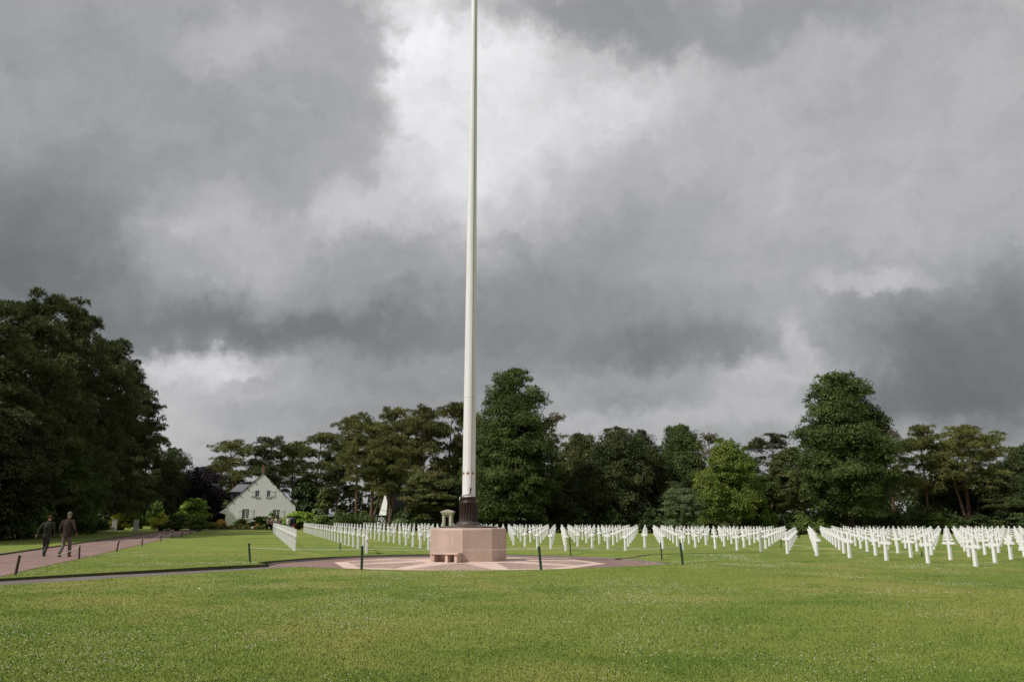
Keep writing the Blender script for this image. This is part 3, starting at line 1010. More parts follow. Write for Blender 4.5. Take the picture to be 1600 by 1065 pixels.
mk_rope(near, (0.80, 0.85, 0.88, 0.8), "thin white rope strung between the near green posts before the pedestal", r_=0.005, sag=0.03)
mk_rope(far[:1] + far[1:], (0.8, 0.45, 0.6, 0.6, 0.7), "thin white rope strung along the far lawn before the crosses", r_=0.006, sag=0.06)
brown = []
G2 = "brown rope posts along the red path"
ords = ["nearest", "second", "third", "fourth", "fifth", "sixth", "seventh", "eighth", "ninth"]
for i, (pxb, pxt, yt, yb) in enumerate(((24, 31, 867, 898.5), (123.5, 124.5, 851.5, 873), (182, 186, 844, 862), (222, 222.5, 839.5, 852.5),
                                        (251.3, 252, 834, 845.5), (269, 269, 832, 840.5), (284.5, 284.5, 828.5, 837.5), (297, 297, 827, 833.5), (309, 309, 826.5, 831.5))):
    brown.append(post(pxb, yt, yb, M['brown_post'], ("leaning brown rope post nearest the camera beside the red path" if i == 0 else
                 "%s brown rope post along the red path, counted from the camera" % ords[i]), G2, r_=0.036 if i == 0 else 0.034, toppx=pxt))
mk_rope(brown, (0.92,) + (0.93,) * 8, "white rope slung along the brown posts beside the red path", r_=0.013, sag=0.10)

# ------------------------------------------------------------------ headstones
mb = MB()
SW, ST_, HT, AR, AZ, AH = 0.142, 0.108, 1.06, 0.68, 0.70, 0.115
poly = [(-SW / 2, -0.15), (SW / 2, -0.15), (SW / 2 - 0.006, AZ - AH / 2), (AR / 2, AZ - AH / 2 + 0.003), (AR / 2, AZ + AH / 2 - 0.003),
        (SW / 2 - 0.008, AZ + AH / 2), (SW / 2 - 0.010, HT), (-SW / 2 + 0.010, HT), (-SW / 2 + 0.008, AZ + AH / 2), (-AR / 2, AZ + AH / 2 - 0.003),
        (-AR / 2, AZ - AH / 2 + 0.003), (-SW / 2 + 0.006, AZ - AH / 2)]
mb.prism(poly, -ST_ / 2, ST_ / 2)
cross_me = None
sx_mb = MB()
sx_mb.prism([(-SW / 2, -0.15), (SW / 2, -0.15), (SW / 2 - 0.012, 0.55), (-SW / 2 + 0.012, 0.55)], -ST_ / 2, ST_ / 2)
hexa = []
for i in range(12):
    r_ = 0.30 if i % 2 == 0 else 0.30 / math.sqrt(3)
    hexa.append((r_ * math.sin(i * math.pi / 6), 0.80 + r_ * math.cos(i * math.pi / 6)))
sx_mb.prism(hexa[::-1], -ST_ / 2 - 0.003, ST_ / 2 + 0.003)

DU = 2.27
rows = []
for i in range(34):
    k0 = {0: 8, 1: 7, 2: 8, 3: 8, 4: 7, 5: 7, 6: 7, 7: -1}.get(i, 0)
    rows.append((1.92 + 3.367 * i, 24.57 + DU * k0, 33 - k0))
shrub_clear = [(pt(1246, 820, 84).x, 84.0, 2.6), (pt(1067, 812, 88).x, 88.0, 1.3)]
spots = []
for ri, (rv, u0, cnt) in enumerate(rows):
    for ci in range(cnt):
        p = uv(u0 + DU * ci + (0.95 if ri == 1 and ci == 0 else 0.0), rv)
        if any((p.x - a) ** 2 + (p.y - b_) ** 2 < c_ * c_ for a, b_, c_ in shrub_clear): continue
        if ri == 9 and ci == 0: star = None
        spots.append((p.y, ri, ci, p))
inframe = [s_ for s_ in spots if s_[3].y > 5 and abs(s_[3].x / s_[3].y) < (0.632 if s_[3].y < 62 else 0.74)]
inframe.sort()
ONES = ["", "first", "second", "third", "fourth", "fifth", "sixth", "seventh", "eighth", "ninth", "tenth", "eleventh", "twelfth", "thirteenth", "fourteenth",
        "fifteenth", "sixteenth", "seventeenth", "eighteenth", "nineteenth"]
TENS = {2: ("twentieth", "twenty"), 3: ("thirtieth", "thirty")}
def ordw(n_):
    if n_ < 20: return ONES[n_]
    t_, o_ = divmod(n_, 10)
    return TENS[t_][0] if o_ == 0 else TENS[t_][1] + "-" + ONES[o_]


# the marble stones face across the rows: stone's width runs along the row
rzc = math.atan2(UX.y, UX.x)
cross0 = mb.build("cross_headstone", M['marble'], None, 0.008, 1)
star0 = sx_mb.build("star_headstone", M['marble'], None, 0.006, 1)
tag(star0, "white marble Star of David headstone among the front crosses, far right", "headstone")
rs = random.Random(4)
first = {}
for _, ri, ci, p in inframe: first.setdefault(ri, []).append(ci)
for ri in first: first[ri].sort()
star_done = False
made = 0
rest = []
for _, ri, ci, p in inframe:
    z = H1(p.x, p.y)
    if ri == 9 and not star_done and abs(p.x / p.y - (1581 - 800) / 1310) < 0.02:
        star0.location = (p.x, p.y, z); star0.rotation_euler = (0, 0, rzc); star_done = True
        continue
    if made >= 300:
        rest.append((p, z)); continue
    o = cross0 if made == 0 else cross0.copy()
    if made: col.objects.link(o)
    made += 1
    o.location = (p.x, p.y, z + rs.uniform(-0.012, 0.012))
    o.rotation_euler = (rs.gauss(0, 0.006), rs.gauss(0, 0.006), rzc + rs.gauss(0, 0.012))
    kk = first[ri].index(ci) + 1
    front = "nearest the lawn" if kk == 1 else "%s back from the lawn" % ordw(kk)
    tag(o, "white marble cross %s in the %s row counted from the path" % (front, ordw(ri + 1)), "headstone", "white marble crosses")
cv = np.array([v.co for v in cross0.data.vertices]); 
rest_v = []; rest_f = []
lowm = MB(); lowm.prism(poly, -ST_ / 2, ST_ / 2)
LV = np.array(lowm.v)
c_, s_ = math.cos(rzc), math.sin(rzc)
rm = MB()
for p, z in rest:
    q = LV.copy()
    X = q[:, 0] * c_ - q[:, 1] * s_ + p.x; Y = q[:, 0] * s_ + q[:, 1] * c_ + p.y
    rm.add(np.stack([X, Y, q[:, 2] + z], -1), lowm.f)
tag(rm.build("distant_crosses", M['marble']), "rows of small white marble crosses massed at the far end of the field", "headstones", kind='stuff')

# ------------------------------------------------------------------ stone shelter behind the pedestal
c = gp(699.5, 834.5, -0.10)
dk = 61.0
c = pt(699.5, 812, dk); c.z = H1(c.x, c.y)
kiosk = empty("stone_shrine", c, R(-10)); kiosk.scale = (0.72, 0.8, 1.0)
tag(kiosk, "small cream stone shrine with gabled top and dark panel behind the pedestal", "shrine")
mb = MB(); mb.box(-0.60, 0.60, -0.45, 0.45, -0.1, 0.42); mb.box(-0.52, 0.52, -0.40, 0.40, 0.42, 0.60)
mb.build("plinth", M['sandstone'], kiosk, 0.015)
for sx_ in (-1, 1):
    for sy_ in (-1, 1):
        mb = MB(); mb.box(sx_ * 0.36 - 0.12, sx_ * 0.36 + 0.12, sy_ * 0.27 - 0.09, sy_ * 0.27 + 0.09, 0.602, 1.90)
        mb.build("pillar", M['sandstone'], kiosk, 0.01)
mb = MB(); mb.box(-0.253, 0.253, -0.25, 0.25, 0.603, 0.87); mb.box(-0.253, 0.253, -0.25, 0.25, 1.72, 1.898)
mb.box(-0.253, -0.20, -0.25, 0.25, 0.87, 1.72); mb.box(0.20, 0.253, -0.25, 0.25, 0.87, 1.72)
mb.build("surround", M['sandstone'], kiosk, 0.006)
mb = MB(); mb.box(-0.199, 0.199, 0.0, 0.12, 0.872, 1.718)
mb.build("panel", M['dark_panel'], kiosk)  # sheet coloured near black for the darkness inside the shrine's through-hole
mb = MB(); mb.box(-0.56, 0.56, -0.44, 0.44, 1.90, 2.02)
mb.prism([(-0.66, 2.02), (0.66, 2.02), (0.62, 2.10), (0.0, 2.23), (-0.62, 2.10)], -0.5, 0.5)
mb.build("roof", M['sandstone'], kiosk, 0.012)

# ------------------------------------------------------------------ houses
def window(parent, x0, x1, z0, z1, y, nx, nz, shut=None, shw=0.6, mat_f=None, panes='glass', sill=True):
    """frame with real glazing bars in front of a recessed pane"""
    mb = MB(); fw = 0.05
    mb.box(x0, x1, y - 0.035, y + 0.03, z0, z0 + fw); mb.box(x0, x1, y - 0.035, y + 0.03, z1 - fw, z1)
    mb.box(x0, x0 + fw, y - 0.034, y + 0.03, z0 + fw, z1 - fw); mb.box(x1 - fw, x1, y - 0.034, y + 0.03, z0 + fw, z1 - fw)
    for i in range(1, nx):
        xc = x0 + (x1 - x0) * i / nx; w_ = 0.055 if (nx % 2 == 0 and i == nx // 2 and nx >= 4) else 0.016
        mb.box(xc - w_, xc + w_, y - 0.028, y + 0.02, z0 + fw, z1 - fw)
    for i in range(1, nz):
        zc = z0 + (z1 - z0) * i / nz
        mb.box(x0 + fw, x1 - fw, y - 0.022, y + 0.018, zc - 0.013, zc + 0.013)
    f = mb.build("window", M['white_paint'], parent)
    mb = MB(); mb.box(x0 + fw * 0.5, x1 - fw * 0.5, y + 0.004, y + 0.012, z0 + fw * 0.5, z1 - fw * 0.5)
    mb.build("pane", M['glass'], f)
    if sill:
        mb = MB(); mb.box(x0 - 0.10, x1 + 0.10, y - 0.15, y - 0.036, z0 - 0.13, z0 - 0.02)
        mb.build("sill", M['sill'], f)
    for side in (shut or []):
        xa, xb = (x0 - shw - 0.02, x0 - 0.02) if side < 0 else (x1 + 0.02, x1 + shw + 0.02)
        mb = MB(); mb.box(xa, xb, y - 0.10, y - 0.062, z0 - 0.02, z1 + 0.02)
        for zz in (z0 + (z1 - z0) * 0.17, z0 + (z1 - z0) * 0.83): mb.box(xa + 0.03, xb - 0.03, y - 0.122, y - 0.101, zz - 0.045, zz + 0.045)
        mb.build("shutter", M['white_paint'], parent)


dh = 126.0
hc = pt(406.8, 812, dh); hc.z = H1(hc.x, hc.y)
hrz = -math.atan2(hc.x, hc.y)
house = empty("gabled_house", (hc.x, hc.y, hc.z), hrz)
tag(house, "cream gabled house with slate roof, brick chimney and white shutters", "house")
HWD = 5.07; EZ = 3.30; AZH = 8.22; DEP = 12.0
K = 100.9 / 1.0
mb = MB()
# gable wall with window openings: built as strips around them
def wall_with_holes(mb, holes):
    xs_ = sorted(set([-HWD, HWD] + [h_[0] for h_ in holes] + [h_[1] for h_ in holes]))
    zs_ = sorted(set([-0.3, EZ] + [h_[2] for h_ in holes if h_[2] < EZ] + [h_[3] for h_ in holes if h_[3] < EZ]))
    for i in range(len(xs_) - 1):
        for j_ in range(len(zs_) - 1):
            xm = (xs_[i] + xs_[i + 1]) / 2; zm = (zs_[j_] + zs_[j_ + 1]) / 2
            if any(h_[0] < xm < h_[1] and h_[2] < zm < h_[3] for h_ in holes): continue
            mb.add([(xs_[i], 0, zs_[j_]), (xs_[i + 1], 0, zs_[j_]), (xs_[i + 1], 0, zs_[j_ + 1]), (xs_[i], 0, zs_[j_ + 1])], [(0, 1, 2, 3)])
    up = [h_ for h_ in holes if h_[2] >= EZ]
    zl = sorted(set([EZ, AZH] + [h_[2] for h_ in up] + [h_[3] for h_ in up]))
    hw = lambda z: HWD * (AZH - z) / (AZH - EZ)
    for j_ in range(len(zl) - 1):
        za, zb = zl[j_], zl[j_ + 1]
        cuts = sorted([(h_[0], h_[1]) for h_ in up if h_[2] <= za + 1e-6 and h_[3] >= zb - 1e-6])
        left_a, left_b = -hw(za), -hw(zb)
        for (c0_, c1_) in cuts:
            mb.add([(left_a, 0, za), (c0_, 0, za), (c0_, 0, zb), (left_b, 0, zb)], [(0, 1, 2, 3)])
            left_a = left_b = c1_
        if hw(zb) < 1e-6 and not cuts: mb.add([(left_a, 0, za), (hw(za), 0, za), (0, 0, zb)], [(0, 1, 2)])
        else: mb.add([(left_a, 0, za), (hw(za), 0, za), (hw(zb), 0, zb), (left_b, 0, zb)], [(0, 1, 2, 3)])
    for h_ in holes:
        x0, x1, z0, z1 = h_
        mb.add([(x0, 0, z0), (x1, 0, z0), (x1, 0, z1), (x0, 0, z1), (x0, .14, z0), (x1, .14, z0), (x1, .14, z1), (x0, .14, z1)],
               [(0, 1, 5, 4), (1, 2, 6, 5), (2, 3, 7, 6), (3, 0, 4, 7)])


def hx(zx): return ((330 + zx / 9.68) - 406.8) * dh / 1310.0
def hz(zy): return (826.0 - (720 + zy / 9.68)) * dh / 1310.0
holes = [(hx(645), hx(707), hz(552), hz(456)), (hx(813), hx(873), hz(552), hz(456)), (hx(470), hx(576), hz(880), hz(737)), (hx(920), hx(1026), hz(880), hz(745))]
wall_with_holes(mb, holes)
mb.add([(-HWD, 0, -.3), (-HWD, DEP, -.3), (-HWD, DEP, EZ), (-HWD, 0, EZ), (HWD, 0, -.3), (HWD, DEP, -.3), (HWD, DEP, EZ), (HWD, 0, EZ), (0, DEP, AZH)],
       [(0, 3, 2, 1), (4, 5, 6, 7), (1, 2, 8, 6, 5)])
mb.build("wall", M['render'], house)
for h_, sh, sw_ in ((holes[0], (-1,), 0.62), (holes[1], (1,), 0.64), (holes[2], (-1, 1), 0.60), (holes[3], (-1, 1), 0.60)):
    nx, nz = (2, 3) if h_[1] - h_[0] < 0.8 else (4, 4)
    window(house, h_[0] + 0.002, h_[1] - 0.002, h_[2] + 0.002, h_[3] - 0.002, 0.07, nx, nz, None)
    for side in sh:
        x0, x1, z0, z1 = h_
        xa, xb = (x0 - sw_ - 0.02, x0 - 0.02) if side < 0 else (x1 + 0.02, x1 + sw_ + 0.02)
        mb = MB(); mb.box(xa, xb, -0.045, -0.012, z0 - 0.02, z1 + 0.02)
        for zz in (z0 + (z1 - z0) * 0.16, z0 + (z1 - z0) * 0.84): mb.box(xa + 0.03, xb - 0.03, -0.068, -0.046, zz - 0.045, zz + 0.045)
        mb.build("shutter", M['white_paint'], house)
# roof: two slate slopes with a thin verge
rt = 0.085; ov = 0.22
sl = (AZH - EZ) / HWD
mb = MB()
for s_ in (-1, 1):
    poly = [(0, AZH + 0.006), (s_ * (HWD + ov), EZ - ov * sl + 0.006), (s_ * (HWD + ov), EZ - ov * sl + rt), (0, AZH + rt * 1.25)]
    if s_ > 0: poly = poly[::-1]
    mb.prism(poly, -0.07, DEP + 0.16)
roof = mb.build("roof", M['slate'], house)
mb = MB()
for s_ in (-1, 1):
    for q in (0.24, 0.44, 0.64, 0.84, 1.0):
        x = s_ * HWD * q; z = AZH - HWD * q * sl
        mb.box(x - 0.09, x + 0.09, -0.12, -0.072, z - 0.17, z + 0.02)
mb.build("verge_bracket", M['black_iron'], roof)
mb = MB(); mb.box(-0.31, 0.19, 0.30, 0.95, AZH - 0.6, AZH + 1.02); mb.box(-0.35, 0.23, 0.26, 0.99, AZH + 1.02, AZH + 1.12)
mb.build("chimney", M['brick'], roof)
mb = MB(); mb.lathe([(0.10, AZH + 1.12), (0.09, AZH + 1.34), (0.11, AZH + 1.36)], 12, -0.06, 0.62)
mb.build("chimney_pot", M['brick'], roof)
# dormer with hipped roof on the left slope
dm = empty("dormer", (0, 0, 0)); dm.parent = house
mb = MB()
mb.box(-4.6, -1.5, 2.9, 5.9, 4.2, 5.5)
mb.build("dormer_wall", M['slate'], dm)
mb = MB()
x0, x1, y0, y1 = -4.86, -1.2, 2.6, 6.2
mb.add([(x0, y0, 5.5), (x1, y0, 5.5), (x1, y1, 5.5), (x0, y1, 5.5), (-3.7, 4.4, 6.72), (-1.2, 4.4, 6.72)],
       [(0, 1, 5, 4), (2, 3, 4, 5), (3, 0, 4), (1, 2, 5), (3, 2, 1, 0)])
M['dormer_slate'] = simple("light_slate", (0.20, 0.20, 0.21), (0.15, 0.15, 0.16), 6, 0.4, spec=0.5)
mb.build("dormer_roof", M['dormer_slate'], dm)
mb = MB(); mb.prism([(-HWD - 0.95, 2.35), (-HWD - 0.02, 2.1), (-HWD - 0.02, 3.0)], 0.1, 3.0)
mb.build("eaves_box", M['white_paint'], house)

# the second house, a sliver of it seen between the pine trunks
c2 = pt(600.5, 812, 152); c2.z = H1(c2.x, c2.y)
h2 = empty("white_house", c2, -math.atan2(c2.x, c2.y) - R(38))
tag(h2, "white steep-gabled house half hidden behind pine trunks right of the cream house", "house")
mb = MB(); mb.prism([(-1.75, -0.3), (1.75, -0.3), (1.75, 0.6), (0, 6.1), (-1.75, 0.6)], 0, 7)
mb.build("wall", M['white_render'], h2)
mb = MB()
for s_ in (-1, 1):
    p4 = [(0, 6.13), (s_ * 1.95, 0.0), (s_ * 2.06, 0.04), (0, 6.52)]
    if s_ > 0: p4 = p4[::-1]
    mb.prism(p4, -0.04, 7.1)
mb.build("roof", M['slate'], h2)
mb = MB(); mb.box(0.25, 1.0, -0.012, 0.02, 0.7, 2.1)
mb.build("door", M['dark_panel'], h2)

# square gate pillars beside the left trees
for px, d_, lab in ((179, 104, "white square gate pillar half hidden behind the dark tree"), (212.5, 98, "white square gate pillar with a small black slot beside the golden shrubs")):
    c = pt(px, 820, d_); c.z = H1(c.x, c.y)
    g = empty("gate_pillar", c, R(17))
    tag(g, lab, "pillar", "white gate pillars")
    mb = MB(); mb.box(-0.26, 0.26, -0.26, 0.26, -0.1, 1.32); mb.build("shaft", M['concrete'], g, 0.01)
    mb = MB(); mb.box(-0.285, 0.285, -0.285, 0.285, 1.321, 1.385); mb.build("cap", M['concrete'], g, 0.01)
    if px > 200:
        mb = MB(); mb.box(-0.03, 0.03, -0.268, -0.262, 0.75, 1.0); mb.build("slot", M['black_iron'], g)

# ------------------------------------------------------------------ vegetation
def unit(a):
    return a / np.maximum(np.linalg.norm(a, axis=-1, keepdims=True), 1e-9)


def cards(P, N, size, rg, aspect=0.62, fold=0.18):
    """leaf-shaped kites: four corners each, folded a little along the midrib"""
    n_ = len(P)
    t1 = unit(np.cross(N, rg.normal(size=(n_, 3))))
    t2 = np.cross(N, t1)
    s_ = size[:, None]
    a_ = P - t1 * s_ * 0.5
    b_ = P + t2 * s_ * aspect * 0.5 - t1 * s_ * 0.05 + N * s_ * fold
    c_ = P + t1 * s_ * 0.5
    d_ = P - t2 * s_ * aspect * 0.5 - t1 * s_ * 0.05 + N * s_ * fold
    V_ = np.stack([a_, b_, c_, d_], 1).reshape(-1, 3)
    return V_, np.arange(n_ * 4).reshape(-1, 4)


def clump_leaves(C, RC, per, leaf, rg, squash=0.78, up=0.45, inner=0.12, out=None):
    """leaves over the surface of many leaf clumps; C centres, RC radii"""
    Ps, Ns, Ss = [], [], []
    for c_, rc in zip(C, RC):
        n_ = int(per * (rc ** 1.6) / (np.mean(RC) ** 1.6)) + 8
        dr = unit(rg.normal(size=(n_, 3)))
        dr[:, 2] = np.where(dr[:, 2] < -0.35, -dr[:, 2] * rg.random(n_), dr[:, 2])
        rad_ = rc * (0.62 + 0.45 * rg.random(n_) ** 0.7)
        rad_ = np.where(rg.random(n_) < inner, rad_ * 0.6, rad_)
        lump = 1 + 0.22 * np.sin(dr[:, 0] * 5 + c_[0] * 3) * np.sin(dr[:, 1] * 5 + c_[1] * 2) + 0.15 * np.sin(dr[:, 2] * 7 + c_[2])
        p = c_ + dr * (rad_ * lump)[:, None] * np.array([1, 1, squash])
        Ps.append(p)
        Ns.append(unit(dr * 0.7 + np.array([0, 0, up]) + 0.55 * rg.normal(size=(n_, 3))))
        Ss.append(leaf * (0.65 + 0.7 * rg.random(n_)))
    P = np.concatenate(Ps); N = np.concatenate(Ns); S = np.concatenate(Ss)
    return cards(P, N, S, rg)


def env_r(env, z):
    zs_ = [e[0] for e in env]; rs_ = [e[1] for e in env]
    return np.interp(z, zs_, rs_)


def limb_path(a, b_, rg, wob=0.08, n_=5):
    a = Vector(a); b_ = Vector(b_)
    L_ = (b_ - a).length
    pts = []
    for i in range(n_ + 1):
        t_ = i / n_
        p = a.lerp(b_, t_)
        p.z += L_ * 0.10 * math.sin(math.pi * t_)
        if 0 < i < n_: p += Vector(rg.normal(size=3) * wob * L_ * 0.25)
        pts.append(p)
    return pts


PROTO = {}


def broadleaf(key, H, env, nclump, per, leaf, seed, crange=(0.75, 1.5), trunk_r=0.35, bark='bark', mat='broad', squash=0.8, gaps=0.0, base=0.12):
    rg = np.random.default_rng(seed)
    C, RC = [], []
    sprig = max(10, nclump // 4)
    zs_ = np.linspace(env[0][0], env[-1][0], 200)
    wts = env_r(env, zs_) ** 1.3 + 0.05; wts /= wts.sum()
    tries = 0
    while len(C) < nclump and tries < 4000:
        tries += 1
        z = rg.choice(zs_, p=wts)
        Rz = env_r(env, z)
        az = rg.random() * 2 * np.pi
        wob = 1 + 0.16 * math.sin(2 * az + seed) + 0.12 * math.sin(3 * az + z * 0.8 + seed) + 0.10 * math.sin(z * 1.7 + az)
        r_ = Rz * wob * (0.93 * (0.30 + 0.70 * rg.random() ** 0.55))
        rc = crange[0] + (crange[1] - crange[0]) * rg.random()
        rc = min(rc, 0.55 * Rz + 0.35)
        r_ = max(0, r_ - rc * 0.45)
        c_ = np.array([r_ * math.cos(az), r_ * math.sin(az), z])
        if C and min(np.linalg.norm(np.array(C) - c_, axis=1) / (0.5 * rc)) < 1.0: continue
        if gaps and rg.random() < gaps: continue
        C.append(c_); RC.append(rc)
    nb = len(C)
    for _ in range(sprig):                       # loose sprays that break the outline
        z = rg.choice(zs_, p=wts); az = rg.random() * 2 * np.pi
        Rz = env_r(env, z) * (0.90 + 0.17 * rg.random())
        rc = 0.28 + 0.34 * rg.random()
        C.append(np.array([Rz * math.cos(az), Rz * math.sin(az), z + 0.4 * rg.random()])); RC.append(rc)
    for _ in range(sprig // 4):
        az = rg.random() * 2 * np.pi; r_ = env[-2][1] * rg.random()
        C.append(np.array([r_ * math.cos(az), r_ * math.sin(az), env[-1][0] + 0.2 + 0.5 * rg.random() - 0.25 * r_])); RC.append(0.25 + 0.3 * rg.random())
    V1, F1 = clump_leaves(np.array(C[:nb]), np.array(RC[:nb]), per, leaf, rg, squash)
    V2, F2 = clump_leaves(np.array(C[nb:]), np.array(RC[nb:]), per * 0.14, leaf, rg, 1.0)
    V_ = np.concatenate([V1, V2]); F_ = np.concatenate([F1, F2 + len(V1)])
    crown = np_mesh(key + "_crown", V_, F_)
    crown.materials.append(M[mat])
    mb = MB()
    zt = env[-1][0]
    lean = rg.normal(size=2) * 0.02 * H
    tp = [Vector((lean[0] * (i / 7) ** 1.5, lean[1] * (i / 7) ** 1.5, -0.3 + (zt * 0.93 + 0.3) * i / 7)) for i in range(8)]
    mb.tube(tp, [trunk_r * (1.35 if i == 0 else (1 - 0.86 * i / 7)) for i in range(8)], 10)
    idx = rg.permutation(len(C))[:min(len(C), 34)]
    for i in idx:
        c_ = C[i]
        z0 = max(base * H, c_[2] * 0.62)
        t_ = (z0 + 0.3) / (zt * 0.93 + 0.3)
        p0 = Vector((lean[0] * t_ ** 1.5, lean[1] * t_ ** 1.5, z0))
        pts = limb_path(p0, c_, rg)
        r0 = trunk_r * 0.42 * (1 - 0.6 * t_)
        mb.tube(pts, [max(0.02, r0 * (1 - 0.8 * j_ / (len(pts) - 1))) for j_ in range(len(pts))], 6)
    tr_ = mb.mesh(key + "_trunk"); tr_.materials.append(M[bark])
    PROTO[key] = (tr_, crown, float(np.percentile(V_[:, 2], 99.9)), 2 * float(np.percentile(np.hypot(V_[:, 0], V_[:, 1]), 97)))


def tufts(P, L_, wd_, rg, k=7, up=0.55, out=None):
    """needle sprays: k narrow blades fanning from each twig end"""
    n_ = len(P)
    dr = unit(rg.normal(size=(n_, k, 3)) + np.array([0, 0, up]) + (out[:, None, :] * 0.7 if out is not None else 0))
    sd_ = unit(np.cross(dr, rg.normal(size=(n_, k, 3))))
    ln = L_ * (0.6 + 0.7 * rg.random((n_, k, 1)))
    b_ = P[:, None, :] + 0 * dr
    w_ = wd_ * (0.7 + 0.6 * rg.random((n_, k, 1)))
    q = np.stack([b_ - sd_ * w_ * 0.25, b_ + dr * ln * 0.55 - sd_ * w_ * 0.5, b_ + dr * ln, b_ + dr * ln * 0.55 + sd_ * w_ * 0.5], 2)
    V_ = q.reshape(-1, 3)
    return V_, np.arange(n_ * k * 4).reshape(-1, 4)


def pine(key, H, z0, env, nlev, per_lev, seed, tuft_n=26, tl=0.42, tw=0.085, trunk_r=0.26, pad=0.85, mat='pine_leaf', fork=None, dead=10, lean=0.03, squash=0.72, k=7):
    """trunk with whorls of limbs that carry flat pads of needle sprays"""
    rg = np.random.default_rng(seed)
    mb = MB()
    ln = rg.normal(size=2) * lean * H
    def tp_at(z):
        t_ = max(0, z / H)
        return Vector((ln[0] * t_ ** 1.4 + 0.10 * math.sin(t_ * 7 + seed), ln[1] * t_ ** 1.4 + 0.10 * math.cos(t_ * 6 + seed), z))
    zz = [-0.3 + (H * 0.985 + 0.3) * i / 10 for i in range(11)]
    mb.tube([tp_at(z) for z in zz], [trunk_r * (1.3 if i == 0 else 1 - 0.88 * (i / 10) ** 1.1) for i in range(11)], 10)
    if fork:
        zf, dx, dy, top = fork
        a = tp_at(zf)
        pts = [a, a + Vector((dx * 0.3, dy * 0.3, (top - zf) * 0.22)), a + Vector((dx * 0.7, dy * 0.7, (top - zf) * 0.6)), a + Vector((dx, dy, top - zf))]
        mb.tube(pts, [trunk_r * 0.72, trunk_r * 0.62, trunk_r * 0.4, trunk_r * 0.12], 9)
    Ps, Os = [], []
    for lv in range(nlev):
        zc = z0 + (H - z0) * (lv + 0.5) / nlev
        for b_ in range(per_lev):
            z = zc + rg.normal() * (H - z0) / nlev * 0.45
            z = min(max(z, z0 * 0.95), H * 0.985)
            az = rg.random() * 2 * np.pi
            Rz = env_r(env, z) * (0.55 + 0.55 * rg.random())
            a = tp_at(z - 0.12 * Rz)
            rise = 0.05 + 0.75 * max(0.0, (z - z0) / (H - z0)) ** 1.3
            e_ = a + Vector((math.cos(az) * Rz, math.sin(az) * Rz, Rz * rise * (0.5 + rg.random())))
            pts = limb_path(a, e_, rg, 0.10, 4)
            r0 = max(0.03, trunk_r * 0.26 * (1 - 0.5 * (z / H)))
            mb.tube(pts, [r0 * (1 - 0.85 * i / 4) for i in range(5)], 5, cap=False)
            npad = max(2, int(round(Rz / 0.95)))
            for q in range(npad):
                t_ = 1.0 - 0.62 * q / npad * (0.8 + 0.4 * rg.random())
                f_ = t_ * 4; i0 = min(3, int(f_)); pc = pts[i0].lerp(pts[i0 + 1], f_ - i0)
                offs = rg.normal(size=3) * 0.28 * Rz * (0.35 if q == 0 else 0.6); offs[2] *= 0.75
                pc = np.array(pc) + offs
                pr_ = pad * (0.55 + 0.65 * rg.random()) * (0.7 + 0.3 * min(1, Rz / 2.5))
                n_ = int(tuft_n * (pr_ / pad) ** 2) + 4
                dr = unit(rg.normal(size=(n_, 3))); dr[:, 2] = np.abs(dr[:, 2]) * 1.1 - 0.35
                Ps.append(pc + dr * (pr_ * (0.45 + 0.6 * rg.random((n_, 1)))) * np.array([1, 1, squash]))
                Os.append(dr)
    # leader
    n_ = tuft_n * 2
    dr = unit(rg.normal(size=(n_, 3)))
    Ps.append(np.array(tp_at(H * 0.97)) + dr * 0.5 * np.array([0.8, 0.8, 1.3])); Os.append(dr)
    for i in range(dead):
        z = z0 * (0.35 + 0.75 * rg.random()); az = rg.random() * 6.28; L_ = 0.5 + 1.6 * rg.random()
        a = tp_at(z); e_ = a + Vector((math.cos(az) * L_, math.sin(az) * L_, L_ * (rg.random() - 0.35) * 0.5))
        mb.tube([a, a.lerp(e_, .5) + Vector((0, 0, .06)), e_], [0.04, 0.025, 0.01], 5, cap=False)
    P = np.concatenate(Ps); O = np.concatenate(Os)
    V_, F_ = tufts(P, tl, tw, rg, k, 0.95, O)
    crown = np_mesh(key + "_crown", V_, F_); crown.materials.append(M[mat])
    tr_ = mb.mesh(key + "_trunk"); tr_.materials.append(M['pine_bark'])
    PROTO[key] = (tr_, crown, float(np.percentile(V_[:, 2], 99.85)), 2 * float(np.percentile(np.hypot(V_[:, 0], V_[:, 1]), 95)))


# broad-leaved trees (heights in metres)
broadleaf('lime', 20, [(1.4, 4.6), (3.5, 5.8), (7, 6.2), (10, 5.9), (12.5, 5.1), (15, 4.1), (17.0, 3.4), (18.6, 2.5), (19.4, 1.2)], 250, 560, 0.23, 11, (0.8, 2.3), 0.42)
broadleaf('lime_wide', 20, [(2.6, 4.6), (4.5, 6.2), (7, 6.8), (10, 6.4), (12.2, 5.6), (14.5, 4.6), (17, 3.8), (18.6, 2.8), (19.4, 1.3)], 270, 560, 0.23, 23, (0.8, 2.3), 0.45)
broadleaf('round', 12, [(1.0, 2.8), (3, 4.2), (6, 4.8), (8.5, 4.2), (10.4, 2.8), (11.3, 1.2)], 150, 520, 0.22, 31, (0.7, 1.9), 0.28)
broadleaf('dome', 12, [(0.8, 3.4), (3, 4.6), (6, 4.6), (8.6, 3.6), (10.4, 2.2), (11.4, 0.8)], 150, 520, 0.22, 37, (0.7, 1.9), 0.28, mat='broad_dark')
broadleaf('maple', 10, [(1.4, 2.8), (3, 4.2), (5.2, 4.3), (7.2, 3.2), (8.8, 1.8), (9.5, 0.6)], 130, 520, 0.21, 41, (0.65, 1.6), 0.2, mat='maple')
